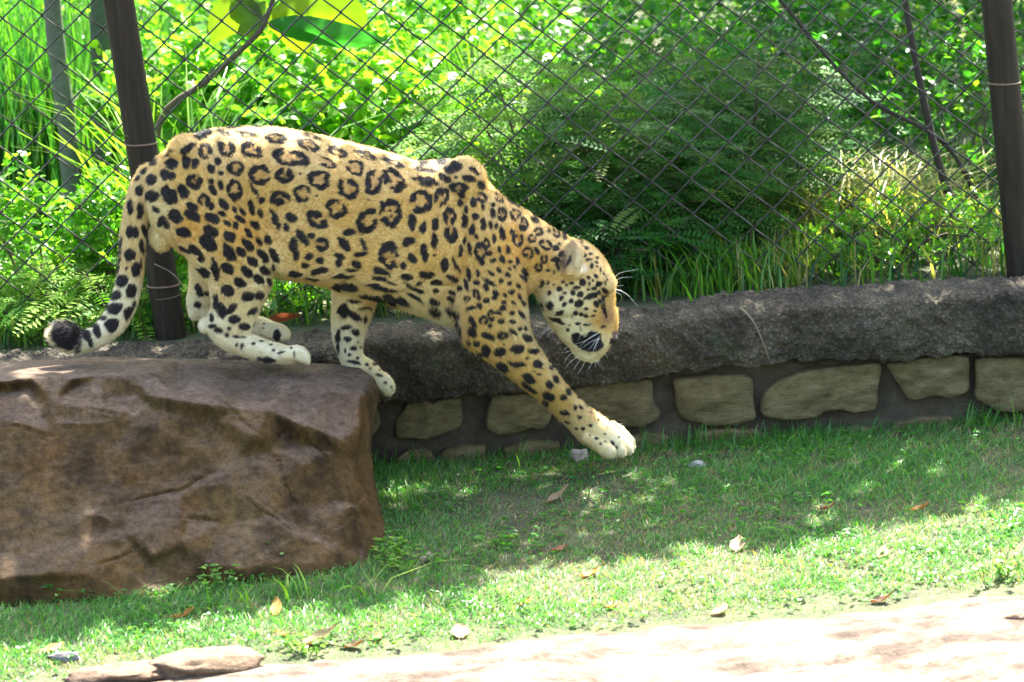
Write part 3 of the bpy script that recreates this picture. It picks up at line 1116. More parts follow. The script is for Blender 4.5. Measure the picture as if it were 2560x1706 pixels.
# slim trunks at the back on the left, a dead stem on the right
def trunk(name, label, pts, r0, r1, col, cat):
    q = catmull(np.array([tuple(P(u, v_, Y)) for u, v_, Y in pts]), 20)
    q[0, 2] = float(gz(q[0, 0], q[0, 1])) - 0.02
    o = empty(name, tuple(q[0]), label, cat)
    g = Geo()
    rr = np.linspace(r0, r1, 20) * (1 + 0.08 * rng.normal(size=20))
    add_tube(g, q, rr, col, 10)
    g.part('trunk', M_BARK, o)
    return o


trunk('slim_tree', 'slim grey-green trunk standing clear in the cane grass', [(190, 560, 2.0), (165, 300, 2.0), (135, 60, 2.0), (115, -250, 2.0)], .034, .026, (.10, .115, .08), 'tree')
trunk('slim_tree', 'dim slim trunk almost hidden behind the brown post', [(275, 520, 2.3), (262, 250, 2.3), (250, 60, 2.3), (240, -250, 2.3)], .04, .03, (.06, .085, .05), 'tree')
trunk('dead_stem', 'bare leaning dead stem in front of the straw grass', [(2470, 760, 1.4), (2420, 600, 1.4), (2350, 420, 1.4), (2290, 160, 1.4), (2250, -80, 1.4)], .016, .009, (.04, .033, .024), 'stem')
trunk('dead_stem', 'thin dead branch lying across the straw grass', [(2520, 700, 1.5), (2380, 380, 1.5), (2150, 230, 1.5), (1900, -60, 1.5)], .010, .005, (.04, .033, .024), 'stem')

# big shade tree to the right of the view: its limbs arch overhead and throw the dappled shade
shade = empty('shade_tree', (3.3, 3.4, float(gz(3.3, 3.4))), 'broad shade tree behind the fence with limbs arching overhead', 'tree')
g = Geo()
tb = np.array([3.3, 3.4, float(gz(3.3, 3.4)) - 0.05])
fork = np.array([3.1, 3.2, 2.6])
add_tube(g, catmull(np.array([tb, tb + np.array([-.05, 0, 1.2]), fork]), 14), np.linspace(.19, .13, 14), (.12, .10, .075), 14)

# where the photo shows sun on the turf (pixels of the shade's front edge)
LIT = [ground_hit(u, v_) for u, v_ in ((-200, 1625), (0, 1600), (350, 1560), (600, 1525), (1000, 1492), (1180, 1462), (1300, 1392), (1560, 1390), (1800, 1372), (2000, 1350), (2200, 1310), (2600, 1240))]
LX, LY = np.array([p.x for p in LIT]), np.array([p.y for p in LIT])


SUNNY = [(u * S, v_ * S, YJ + 0.03, 0.145) for u, v_ in ((470, 320), (520, 312), (570, 312), (620, 315), (670, 320), (720, 335), (770, 350), (820, 360), (870, 372), (920, 385))]
SUNNY += [(u * S, v_ * S, YJ + 0.02, 0.09) for u, v_ in ((1000, 380), (1060, 375), (1100, 405), (1150, 460), (1200, 490), (1250, 525), (1375, 590), (1405, 640), (1412, 700), (1416, 750), (1400, 985), (1425, 1000), (1445, 1020))]
SUNNY += [(60, 915, 0.1, 0.16), (130, 910, 0.1, 0.1), (1010, 1185, 0.3, 0.10), (1110, 1215, 0.2, 0.08), (970, 1240, 0.1, 0.08), (1430, 1270, 0.0, 0.07), (1620, 1255, 0.05, 0.08), (1750, 1250, 0.05, 0.07), (2060, 1290, 0.0, 0.08), (2300, 1180, 0.3, 0.09), (2480, 1130, 0.3, 0.08)]
SUNNY += [(2060, 400, 1.5, .16), (2130, 470, 1.5, .2), (2200, 560, 1.5, .2), (2090, 560, 1.5, .16), (2280, 640, 1.3, .16), (2180, 680, 1.2, .14), (2350, 700, 1.2, .12)]
SUNG = []
for u, v_, Y, r in SUNNY:
    p = P(u, v_, Y) if v_ < 1150 else ground_hit(u, v_)
    p = p - SUN * ((p.z + 0.03) / SUN.z)
    SUNG.append((p.x, p.y, r))


def shaded(x, y):
    """how much of the ground point's sun the crown takes away, by place"""
    edge = np.interp(x, LX, LY)
    k = np.clip((y - edge) / 0.05, 0, 1)
    k = np.where((x > -2.2) & (x < -1.25) & (y > 0.3), 0.15, k)
    k = np.where(y > 0.72, np.where((x > -0.12) & (x < 0.72) & (y < 1.75), 1.0, np.where((x >= 0.72) & (y < 1.0), 0.25, np.where((x > 0.1) & (y > 1.55), 0.8, 0.0))), k)
    for sx, sy, r in SUNG:
        k = np.where((x - sx) ** 2 + (y - sy) ** 2 < r * r, 0.0, k)
    return k


nc = 14000
cz = rng.uniform(2.5, 4.1, nc)
gx, gy = rng.uniform(-2.4, 2.6, nc), rng.uniform(-1.2, 4.6, nc)
nzv = fbm(np.stack([gx * 3.2, gy * 3.2, 0 * gx], -1), 201, 3)
keep = rng.random(nc) < np.clip(shaded(gx, gy) * (1.0 + 0.9 * nzv), 0, 1)
gx, gy, cz = gx[keep], gy[keep], cz[keep]
s_ = (cz + 0.03) / SUN.z
cl = np.stack([gx + SUN.x * s_, gy + SUN.y * s_, cz], -1)
tips = cl[rng.choice(len(cl), 46, replace=False)]
for t_ in tips[:14]:
    mid = fork + (t_ - fork) * 0.5 + np.array([0, 0, 0.35])
    add_tube(g, catmull(np.array([fork, mid, t_]), 12), np.linspace(.06, .010, 12), (.12, .10, .075), 8)
for t_ in tips[14:]:
    j = tips[np.argmin(np.linalg.norm(tips[:14] - t_, axis=1))]
    st_ = fork + (j - fork) * 0.6 + np.array([0, 0, .25])
    add_tube(g, catmull(np.array([st_, (st_ + t_) / 2 + np.array([0, 0, .1]), t_]), 8), np.linspace(.02, .005, 8), (.12, .10, .075), 6)
g.part('trunk', M_BARK, shade)
g = Geo()
per = 5
pos = np.repeat(cl, per, 0) + rng.normal(0, .03, (len(cl) * per, 3))
m_ = len(pos)
leaves(g, pos, unit(rng.normal(size=(m_, 3)) * np.array([1, 1, .5])), unit(np.array([0.1, 0.3, 1.0]) + rng.normal(0, .4, (m_, 3))), .08 * rng.uniform(.7, 1.2, m_), .05 * rng.uniform(.8, 1.2, m_), pick_cols(m_, FRESH))
g.part('crown', M_LEAF, shade, 'stuff')

# leaf litter and low growth under the shrubs
n = 9000
b = np.stack([rng.uniform(-3.2, 3.2, n), 0.86 + 7 * rng.random(n) ** 1.8, np.zeros(n)], -1)
b[:, 2] = gz(b[:, 0], b[:, 1])
g = Geo()
blades(g, b, rng.uniform(.05, .22, n), rng.uniform(.1, .9, n), .008 * rng.uniform(.6, 1.4, n), pick_cols(n, FRESH + DEEP + STRAW[:2]))
v, f, c = g.out()
tag(link('undergrowth', mesh_from('undergrowth', v, f, c), M_GRASS), 'thin green grass and seedlings covering the soil behind the fence', 'undergrowth', kind='stuff')
# ------------------------------------------------------------------ jaguar
# every loft is a row of section pairs: two opposite outline points (enlargement pixels), depth offset towards the viewer, half width
PXM = 850 / S                                  # enlargement pixels per metre at the animal


def JY(d):
    return YJ - d / PXM


JV, JF, JN = [], [], 0
FLOW_P, FLOW_T = [], []


def put(v, f):
    global JN
    JV.append(np.asarray(v))
    for q in f: JF.append(tuple(int(i) + JN for i in q))
    JN += len(v)


def loft(rows, m_=28, n=22, cap=1.0, expo=1.0):
    q = catmull(rows, m_)
    T = np.array([D(r[0], r[1], JY(r[4])) for r in q])
    B = np.array([D(r[2], r[3], JY(r[4])) for r in q])
    c = (T + B) / 2
    h = (T - B) / 2
    wv = q[:, 5] / PXM
    tan = unit(np.gradient(c, axis=0))
    FLOW_P.append(c)
    FLOW_T.append(tan)
    th = np.linspace(0, 2 * math.pi, n, endpoint=False)
    hl = np.linalg.norm(h, axis=1)
    secs = [(c[0] - tan[0] * min(hl[0], wv[0]) * a * cap, h[0] * b, wv[0] * b) for a, b in ((0.85, 0.45), (0.5, 0.8))]
    secs += [(c[i], h[i], wv[i]) for i in range(m_)]
    secs += [(c[-1] + tan[-1] * min(hl[-1], wv[-1]) * a * cap, h[-1] * b, wv[-1] * b) for a, b in ((0.5, 0.8), (0.85, 0.45))]
    V = []
    for cc, hh, ww in secs:
        cs, sn = np.cos(th), np.sin(th)
        cs = np.sign(cs) * np.abs(cs) ** expo
        sn = np.sign(sn) * np.abs(sn) ** expo
        V.append(cc + cs[:, None] * hh + sn[:, None] * np.array([0, -1.0, 0]) * ww)
    k = len(V)
    V = np.concatenate(V)
    F = []
    for i in range(k - 1):
        for j in range(n):
            F.append((i * n + j, i * n + (j + 1) % n, (i + 1) * n + (j + 1) % n, (i + 1) * n + j))
    F.append(tuple(reversed(range(n))))
    F.append(tuple((k - 1) * n + j for j in range(n)))
    put(V, F)


def limb(rows, m_=26, n=16, cap=1.0):
    """rows: (u, v, in-plane radius, depth offset, half width)"""
    q = catmull(rows, m_)
    t_ = np.gradient(q[:, :2], axis=0)
    t_ /= np.linalg.norm(t_, axis=1)[:, None] + 1e-9
    nrm = np.stack([t_[:, 1], -t_[:, 0]], -1)
    r = np.concatenate([q[:, :2] + nrm * q[:, 2:3], q[:, :2] - nrm * q[:, 2:3], q[:, 3:5]], 1)
    loft(r, m_, n, cap)


def blob(u, v, ru, rv, d, w, ang=0.0):
    bm = bmesh.new()
    bmesh.ops.create_icosphere(bm, subdivisions=3, radius=1)
    c = np.array(D(u, v, JY(d)))
    X, Z = np.array(RIGHT), np.array(UP)
    ca, sa = math.cos(R(ang)), math.sin(R(ang))
    e1 = (X * ca - Z * sa) * ru / PXM
    e2 = (X * sa + Z * ca) * rv / PXM
    e3 = np.array([0, -1.0, 0]) * w / PXM
    V = [c + e1 * p.co.x + e2 * p.co.z + e3 * p.co.y for p in bm.verts]
    put(V, [[q.index for q in fc.verts] for fc in bm.faces])
    bm.free()


# trunk, neck and head
loft([(318, 424, 338, 468, 0, 26), (345, 377, 352, 520, 0, 66), (400, 337, 395, 560, 0, 92), (465, 305, 450, 596, 0, 104),
      (540, 294, 560, 622, 0, 108), (630, 296, 640, 636, 0, 110), (720, 311, 720, 650, 0, 120), (810, 334, 800, 672, 0, 128),
      (900, 357, 890, 695, 0, 130), (965, 375, 970, 722, 0, 124), (1040, 370, 1020, 742, 0, 108), (1095, 398, 1078, 752, 0, 98),
      (1150, 450, 1140, 730, 0, 92), (1205, 485, 1190, 690, 0, 86), (1258, 519, 1226, 668, 0, 82), (1308, 547, 1240, 680, 0, 80)], 60, 30, 1.0, 0.84)
loft([(1255, 530, 1215, 650, 0, 66), (1305, 548, 1238, 690, 0, 82), (1352, 561, 1258, 735, 0, 86), (1390, 598, 1276, 760, 0, 82), (1409, 645, 1293, 782, 0, 72),
      (1413, 690, 1313, 800, 0, 58), (1411, 735, 1335, 817, 0, 47), (1415, 764, 1354, 824, 0, 40), (1405, 784, 1368, 822, 0, 31)], 40, 30, 0.25, 0.95)
# near foreleg reaching down to the grass
loft([(1150, 450, 1030, 480, 58, 40), (1188, 540, 1036, 590, 74, 50), (1206, 630, 1042, 690, 80, 56), (1212, 705, 1052, 756, 80, 53), (1226, 776, 1076, 798, 70, 47),
      (1262, 834, 1134, 838, 54, 41), (1305, 892, 1190, 880, 34, 36), (1346, 932, 1245, 926, 12, 33), (1386, 962, 1302, 980, -4, 34),
      (1416, 986, 1332, 1012, -10, 40), (1430, 1008, 1360, 1030, -12, 36), (1430, 1022, 1384, 1040, -12, 28)], 50, 24, 0.6)
for q, (u0, v0, u1, v1, d) in enumerate(((1404, 978, 1446, 1022, -54), (1388, 988, 1440, 1032, -27), (1368, 998, 1424, 1038, 1), (1346, 1006, 1400, 1040, 28))):
    limb([(u0, v0, 12, d, 10), ((u0 + u1) / 2, (v0 + v1) / 2 - 3, 16, d, 12), (u1, v1, 17, d, 12.5), (u1 + 6, v1 + 6, 11, d, 9)], 14, 12)
# far foreleg standing at the rim of the boulder
loft([(880, 620, 770, 620, -62, 44), (864, 695, 765, 700, -66, 40), (846, 745, 764, 760, -68, 36), (833, 790, 771, 800, -68, 32), (838, 828, 786, 838, -66, 30),
      (848, 842, 800, 856, -64, 30)], 26, 18)
loft([(838, 818, 792, 846, -64, 30), (866, 838, 828, 864, -64, 34), (884, 864, 856, 886, -64, 34)], 18, 18, 0.6)
for d in (-96, -75, -53, -32):
    limb([(858, 856, 15, d, 10), (882, 880, 18, d, 11), (894, 896, 14, d, 10)], 10, 12)
# near hind leg
loft([(560, 390, 372, 430, 48, 50), (606, 490, 384, 512, 66, 58), (636, 580, 425, 586, 74, 58), (624, 655, 476, 648, 76, 46), (598, 710, 487, 700, 76, 37),
      (584, 745, 478, 728, 76, 32), (572, 768, 474, 752, 76, 28)], 36, 22, 0.5)
limb([(492, 745, 24, 76, 27), (520, 772, 27, 76, 27), (560, 790, 27, 76, 26), (610, 806, 24, 76, 28), (648, 815, 21, 76, 33), (672, 819, 17, 76, 32)], 34, 16)
for d in (44, 65, 88, 110):
    limb([(652, 814, 14, d, 10), (684, 812, 18, d, 11), (700, 822, 15, d, 11), (706, 830, 8, d, 8)], 12, 12)
# far hind leg, foot lifted
loft([(590, 520, 440, 540, -50, 46), (560, 600, 436, 610, -66, 44), (520, 660, 436, 655, -72, 36), (495, 695, 430, 690, -74, 30), (480, 712, 434, 715, -74, 26)], 24, 18)
limb([(455, 702, 23, -74, 26), (500, 733, 25, -74, 25), (550, 748, 25, -74, 26), (596, 754, 25, -74, 34), (628, 762, 20, -74, 30)], 28, 16)
for d in (-106, -84, -62, -42):
    limb([(606, 756, 17, d, 10), (640, 764, 20, d, 11), (658, 770, 13, d, 9)], 10, 12)
# tail
limb([(352, 410, 40, 0, 38), (330, 440, 34, 4, 33), (313, 490, 29, 8, 29), (304, 560, 29, 10, 28), (299, 630, 29, 12, 28), (286, 690, 30, 12, 28),
      (262, 738, 29, 14, 27), (228, 770, 26, 16, 26), (190, 784, 25, 18, 26), (156, 775, 32, 22, 32), (140, 768, 30, 24, 30)], 60, 18)
# masses
blob(372, 540, 28, 38, 2, 34)                          # scrotum
blob(1060, 430, 56, 70, 46, 40, 20)                    # shoulder blades
blob(1056, 430, 54, 66, -52, 38, 20)
blob(1020, 545, 74, 110, 78, 48)
blob(1120, 640, 80, 105, 66, 55, 10)
blob(490, 470, 92, 130, 72, 46, 10)                    # thigh
blob(430, 345, 46, 36, 46, 32)                         # hip bone
blob(740, 520, 190, 125, 84, 45)                       # ribs and flank
blob(900, 530, 130, 140, 92, 44)
blob(1298, 680, 46, 48, 58, 36)                        # cheek
blob(1298, 680, 46, 48, -58, 36)
blob(1357, 780, 36, 29, 28, 25, 35)                    # muzzle pads
blob(1357, 780, 36, 29, -28, 25, 35)
blob(1345, 808, 34, 18, 0, 30, 25)                     # chin
blob(1394, 650, 20, 26, 44, 22, -20)                   # brows
blob(1394, 650, 20, 26, -44, 22, -20)
blob(1404, 742, 16, 42, 0, 20, 8)                      # nose bridge
blob(470, 748, 12, 16, 76, 16)                         # heel


# ears: a cupped flap each
def ear(cu, cv, d, flip, tall=1.0):
    n1, n2 = 16, 9
    V = []
    for lay in (0, 1):
        for i in range(n2):
            s = i / (n2 - 1)
            for j in range(n1):
                a = -1 + 2 * j / (n1 - 1)
                wdt = 27 * math.sqrt(max(0.0, 1 - max(0, (s - 0.42) / 0.58) ** 2.2)) * (0.62 + 0.38 * min(1, s * 2.6)) + 0.5
                uu = cu + a * wdt + 12 * s
                vv = cv - s * 74 * tall
                cup = (a * a - 0.5) * 15 * (1 - 0.3 * s)
                dd = d - flip * 16 * s + flip * (cup * -1.3 + (6 if lay == 0 else -5))
                V.append(np.array(D(uu, vv, JY(dd))))
    F = []
    N = n1 * n2
    for i in range(n2 - 1):
        for j in range(n1 - 1):
            a = i * n1 + j
            F.append((a, a + 1, a + n1 + 1, a + n1))
            F.append((N + a, N + a + n1, N + a + n1 + 1, N + a + 1))
    bd = [j for j in range(n1)] + [i * n1 + n1 - 1 for i in range(1, n2)] + [(n2 - 1) * n1 + j for j in range(n1 - 2, -1, -1)] + [i * n1 for i in range(n2 - 2, 0, -1)]
    for a, b in zip(bd, bd[1:] + bd[:1]):
        F.append((b, a, N + a, N + b))
    put(V, F)


ear(1309, 634, 98, 1, 1.1)
ear(1322, 622, -84, -1, 0.8)
blob(1312, 626, 30, 18, 74, 24)

low = link('tmp_jaguar', mesh_from('tmp_jaguar', np.concatenate(JV), JF, smooth=False))
bm = bmesh.new()
bm.from_mesh(low.data)
bmesh.ops.recalc_face_normals(bm, faces=bm.faces)
bm.to_mesh(low.data)
bm.free()
jv, jf, jn = smooth_mesh(low, 0.0034, 5, 0.5, 0)
FLOW_P = np.concatenate(FLOW_P)
FLOW_T = np.concatenate(FLOW_T)


def project(p):
    q = p - np.array(CAM)
    z = q @ np.array(FWD)
    return np.stack([PW / 2 + (q @ np.array(RIGHT)) / z * FPX, PH / 2 - (q @ np.array(UP)) / z * FPX], -1)


jv = jv + jn * (0.0035 * fbm(jv * 9, 3, 3) + 0.0012 * fbm(jv * 30, 5, 2))[:, None]
J2 = project(jv)
bvh = BVHTree.FromPolygons([tuple(p) for p in jv], [tuple(int(i) for i in q) for g in jf for q in g])

# coat ground colour: control colours spread over the skin
GOLD, ORNG, TAN, CREAM, WHITE, BROWN = (.54, .355, .10), (.54, .31, .06), (.57, .42, .185), (.63, .53, .28), (.67, .61, .41), (.30, .20, .10)
CTRL = [(500, 330, TAN), (700, 330, TAN), (900, 370, TAN), (1050, 370, TAN), (420, 400, GOLD), (600, 450, GOLD), (800, 480, GOLD), (950, 480, GOLD), (430, 520, ORNG), (560, 540, ORNG),
        (700, 590, GOLD), (850, 600, GOLD), (980, 600, GOLD), (620, 640, CREAM), (720, 645, TAN), (850, 680, TAN), (960, 715, CREAM), (1010, 735, WHITE), (1020, 680, TAN),
        (1080, 450, GOLD), (1080, 600, GOLD), (1180, 560, ORNG), (1160, 480, TAN), (1250, 530, TAN), (1240, 600, ORNG), (1280, 640, GOLD), (1100, 720, GOLD), (1180, 680, GOLD), (1100, 790, GOLD),
        (1200, 850, GOLD), (1280, 920, GOLD), (1340, 950, TAN), (1380, 1010, CREAM), (1420, 1010, WHITE), (1350, 1010, TAN), (1300, 720, WHITE), (1340, 700, CREAM), (1290, 690, CREAM), (1330, 770, WHITE), (1350, 820, WHITE),
        (1380, 560, TAN), (1360, 620, TAN), (1400, 640, TAN), (1400, 700, GOLD), (1405, 745, GOLD), (1385, 735, ORNG), (1380, 790, CREAM), (1316, 590, TAN),
        (1250, 700, WHITE), (530, 600, GOLD), (520, 680, TAN), (560, 720, CREAM), (500, 755, WHITE), (600, 800, WHITE), (680, 820, WHITE), (450, 650, CREAM), (450, 700, WHITE), (600, 755, WHITE),
        (800, 700, CREAM), (800, 780, WHITE), (850, 860, CREAM), (890, 890, WHITE), (365, 540, CREAM), (350, 490, CREAM), (300, 500, TAN), (310, 600, TAN), (290, 680, WHITE), (240, 750, WHITE), (190, 780, WHITE), (320, 420, TAN)]
cp = np.array([(u * S, v_ * S) for u, v_, _ in CTRL])
cc = np.array([c_ for _, _, c_ in CTRL])
coat = np.zeros((len(jv), 3))
for s0 in range(0, len(jv), 60000):
    d2 = ((J2[s0:s0 + 60000, None] - cp[None]) ** 2).sum(-1)
    w_ = 1 / (d2 + 500.0) ** 1.7
    coat[s0:s0 + 60000] = (w_ @ cc) / w_.sum(1, keepdims=True)
vis = jn @ -np.array(FWD)
coat *= (1 + 0.10 * fbm(jv * 60, 9, 2))[:, None]

# markings, read off five enlargements: kind, x, y, half sizes, turn [, line width, gap direction]
C1 = """s 700 310 30 14 -35;s 640 360 28 14 -45;s 600 405 20 12 -50;s 805 318 38 34 0;s 683 412 38 34 0;s 612 480 34 24 105;s 790 250 45 10 -30;s 905 230 52 24 -35;s 1000 140 55 30 -20
r 1013 248 45 55 10 20 40;s 765 385 30 38 -20;s 808 395 24 28 0;s 895 310 28 42 0;s 950 318 24 34 0;r 945 425 55 48 20 26 300;s 875 485 50 34 65;s 795 512 66 36 48;s 688 515 46 38 0;r 1005 545 40 40 0 20 90;s 1050 580 20 26 0
s 932 582 42 24 30;s 710 598 28 16 45;s 832 640 50 42 30;s 935 640 54 30 38;s 1125 568 42 26 50;s 1055 655 54 28 28;s 1115 628 26 17 25;s 1150 685 28 17 25;s 1200 700 18 24 0;s 745 670 34 24 110;s 775 690 34 18 60;s 880 740 52 28 20
s 1045 730 54 28 32;s 1160 765 42 34 30;s 1030 800 64 42 42;s 1165 865 66 34 55;s 1275 815 52 24 55;s 1235 860 38 26 55;s 1280 745 40 16 55;s 1195 600 24 16 70;s 1245 610 28 16 70;s 1230 660 38 20 35;s 1295 585 52 18 75;s 1350 620 34 16 80
s 1320 700 40 20 50;s 1345 800 28 16 55;s 1395 790 30 24 60;s 1370 890 52 26 52;s 1435 880 56 22 60;s 1080 965 74 26 78;s 1150 960 44 34 40;s 1300 920 42 26 42;s 1265 980 44 28 35;s 1375 975 36 24 35;s 1340 1030 42 26 35;s 1435 965 34 10 75
s 1225 1045 44 26 20;s 1150 1095 40 34 20;s 1272 1130 46 32 0;s 1345 1125 28 28 0;s 1405 1040 24 16 70;s 1080 1165 56 20 90;s 1115 1215 50 24 80;s 1170 1205 44 24 -40;s 1300 1220 40 20 -30;s 1195 1272 36 26 0;s 1252 1315 34 22 0;s 1055 1313 22 14 0
s 1095 1340 30 17 10;s 1000 990 46 32 15;s 975 1090 46 26 70;s 965 1180 24 20 0;s 1050 1260 26 16 90;s 1030 1110 24 16 0;s 1145 1365 16 14 0;s 1200 1378 20 10 0;s 1160 1325 14 10 0;s 1240 1380 18 6 10;s 1305 1418 14 8 0;s 1235 1435 20 10 110;s 1205 1425 16 8 110;s 1355 1402 14 6 0;s 1410 1425 12 7 0;s 1430 1460 12 8 0;s 1475 1475 20 7 -15
s 950 850 54 26 35;s 890 850 40 14 30;s 990 900 26 20 60;r 1145 225 55 50 0 24 270;r 1300 240 70 52 20 24 320;r 1200 345 54 48 10 18 999;r 1350 385 66 62 10 22 0;s 1050 352 26 28 0;s 1090 305 28 22 60;s 1108 378 18 17 0;s 1050 425 18 18 0;s 1060 480 40 22 60;s 1110 455 32 16 75
r 1195 480 66 46 80 17 999;s 1310 475 60 13 60;s 1360 540 22 20 0;r 1130 130 48 14 20 10 999;r 1270 140 70 18 10 12 999;r 1445 165 72 34 5 14 999;r 1190 98 50 10 5 9 999;r 1340 95 50 9 5 9 999
s 555 585 48 18 95;s 612 605 54 22 95;s 548 735 40 22 95;s 585 735 36 20 85;s 638 725 38 15 80;s 552 875 36 36 0;s 622 825 46 16 85;s 530 957 10 10 0;s 587 962 44 30 100;s 505 1035 40 32 110;s 562 1097 42 34 100;s 465 1120 36 28 -40;s 498 640 60 9 95;s 492 820 54 9 95;s 482 940 60 9 95;s 628 1040 40 8 100
s 460 1200 50 36 -10;s 540 1235 46 24 110;s 385 1260 30 16 20;s 440 1305 44 40 0;s 345 1325 66 24 70;s 292 1375 66 24 72;s 238 1415 60 16 78;s 165 1355 96 100 0;s 575 1180 24 12 110;s 620 930 30 8 95"""
C2 = """r 420 205 76 34 25 14 90;r 600 245 62 28 25 12 110;r 545 312 60 28 25 13 200;r 440 155 60 15 20 9 999;r 630 180 84 13 25 9 999;r 312 286 126 46 10 18 250;r 710 345 60 50 20 15 200;r 780 265 78 18 25 9 999;r 940 310 78 22 22 11 999;s 560 120 40 8 15
r 275 385 56 46 10 24 280;r 490 415 74 58 20 21 999;r 380 498 54 60 20 22 20;r 246 530 62 46 10 26 40;r 665 470 74 60 45 21 250;r 820 430 56 82 10 23 300;r 945 415 88 50 35 18 140;s 970 482 30 20 10;r 590 592 72 58 35 22 300;r 472 662 74 48 35 24 330
s 215 655 74 20 65;s 285 705 28 17 75;s 315 645 40 28 25;r 920 622 68 98 0 24 170;s 920 605 8 8 0;s 930 640 8 8 0;r 783 675 62 80 20 24 330;r 1110 550 76 76 0 30 160;s 1055 675 52 26 90;s 1120 710 40 18 100;s 1195 690 44 20 95;s 1190 795 48 24 85
s 385 772 60 24 50;s 440 758 24 20 0;r 505 812 46 48 0 22 190;s 330 815 45 28 100;s 345 882 40 22 100;s 670 740 44 22 -5;s 640 812 54 26 50;s 760 812 48 16 65;s 740 872 42 18 -10;s 425 885 28 22 -30;s 490 908 26 24 0;s 405 945 28 18 -10
s 490 975 54 20 -15;s 340 997 42 22 0;s 615 885 34 18 15;s 605 925 22 28 0;s 715 935 32 22 35;s 690 970 40 10 5;s 630 1010 70 16 0;s 450 1030 50 12 10;s 470 1072 60 12 15;s 645 1078 84 26 5;r 915 882 62 88 0 26 30;s 1000 940 22 26 0
s 1030 797 48 28 -25;s 1130 865 58 26 85;s 1055 895 36 22 45;s 870 985 58 18 20;s 860 1025 46 14 15;s 930 1050 40 8 20;s 1025 1015 38 22 5;s 1145 1000 52 22 5;s 1100 1050 18 12 0;s 1060 1078 62 12 25;s 1105 1102 22 12 0;s 1205 1048 38 16 5;s 1200 1095 20 14 0
s 860 1078 90 14 15;s 810 1150 80 26 10;s 950 1155 84 26 20;s 1070 1140 60 14 30;s 1190 1162 36 20 20;s 1195 1225 42 26 20;r 1240 525 48 62 15 21 120;r 1285 642 42 60 0 22 90;r 1295 752 42 56 0 32 270;s 1140 430 88 24 15;s 1255 410 46 22 25
s 1305 345 60 32 -15;s 1240 305 36 24 0;s 1135 357 80 15 10;s 1130 322 44 14 -20;s 1400 412 46 22 20;s 1435 360 40 18 35;s 1475 450 36 22 60;r 1340 468 60 34 0 20 90;s 1360 512 28 20 0;s 1350 560 20 22 0;s 1385 600 26 14 80;s 1430 555 34 20 85
r 1478 528 36 34 0 17 200;s 1488 584 20 12 80;s 1375 672 46 20 105;s 1445 645 24 22 0;s 1490 690 42 18 95;s 1420 722 34 20 110;s 470 515 8 8 0;s 790 540 9 6 0;s 370 378 9 9 0;s 1190 880 9 7 0"""
C3 = """r 610 330 42 28 45 11 200;s 570 375 16 14 0;s 567 425 34 16 80;r 625 432 34 46 0 18 180;s 700 375 50 8 30;r 705 430 38 30 10 11 90;s 695 465 16 12 0;r 760 495 32 48 0 18 190;s 800 410 40 10 28;s 830 470 30 14 30;s 905 485 34 10 20;r 850 538 32 30 0 16 150;r 810 580 28 28 0 14 300
r 895 615 42 34 20 14 260;s 915 537 14 12 0;r 960 550 28 32 0 14 190;s 1012 575 18 16 60;s 955 640 24 18 0;s 690 545 18 16 90;r 720 590 38 40 0 15 280;r 785 670 38 38 0 15 100;s 840 655 26 12 60;r 885 705 26 34 0 13 270;s 940 710 14 12 0;r 850 757 24 30 0 11 270;s 910 775 12 10 0
s 590 510 20 13 80;s 555 500 28 12 85;s 630 550 44 20 80;s 580 580 30 13 85;r 530 612 26 32 0 14 200;s 540 668 28 15 0;s 610 645 24 12 85;s 660 645 30 11 75;r 490 655 40 62 10 16 20;s 625 705 28 18 55;s 570 715 22 14 -20;s 500 725 22 17 80;s 475 790 26 10 80;s 420 800 46 13 80
s 675 720 14 10 0;s 700 750 12 10 0;s 720 715 26 13 80;s 605 770 20 13 60;s 555 790 30 12 30;s 660 800 18 13 20;s 670 765 12 9 0;s 765 785 32 18 60;s 755 818 30 12 40;s 545 845 50 11 30;s 470 850 20 17 0;s 620 840 16 15 0;s 672 852 15 13 0;s 722 868 17 13 60
s 405 865 40 15 70;s 365 882 18 15 40;s 530 875 25 17 70;s 585 910 24 16 30;s 680 905 22 14 10;s 640 925 18 13 60;s 735 935 24 11 60;r 470 920 36 24 60 13 90;s 575 940 18 17 0;s 525 960 22 18 0;r 410 945 24 18 0 11 90;s 630 1003 22 16 0;s 635 970 17 13 0;s 695 975 22 11 35
s 755 975 18 11 50;s 485 990 22 16 60;s 440 1005 32 13 0;s 685 1033 18 14 0;s 745 1045 34 13 60;r 560 1050 26 38 0 15 0;s 600 1030 20 15 0;s 620 1085 18 17 0;r 510 1080 28 30 0 15 90;s 550 1110 16 13 0;s 690 1090 22 14 0;s 445 1090 42 19 55;s 735 1130 14 13 0;s 770 1130 18 11 60
s 695 1150 34 12 35;s 440 1150 34 23 70;s 540 1180 48 22 20;r 630 1170 40 26 0 17 999;s 780 1190 36 19 35;s 330 1035 58 23 35;s 360 1130 54 21 75;s 318 915 26 15 20;s 312 952 28 15 15;s 275 745 42 28 95;s 345 740 58 13 65;s 370 655 42 12 95;s 425 640 36 12 80;s 320 825 36 18 20
s 420 1210 20 13 60;s 468 1222 22 21 0;s 525 1265 38 29 80;s 612 1275 40 31 0;s 718 1252 46 31 -5;s 822 1272 34 19 5;s 485 1285 24 12 40;s 625 1365 42 25 30;s 715 1348 52 19 8;s 845 1350 32 25 0;s 925 1368 16 14 0;s 790 1435 44 26 22;s 915 1475 30 26 40;s 955 1445 24 15 60
s 790 1490 60 15 38;s 850 1412 16 6 10;s 905 1540 36 22 15;s 1030 1518 25 13 60;s 395 600 24 12 95;s 465 570 18 12 60;s 440 525 30 15 110;s 780 1310 14 7 0;s 635 1228 7 6 0;s 820 1395 9 6 0;s 345 208 12 9 0"""
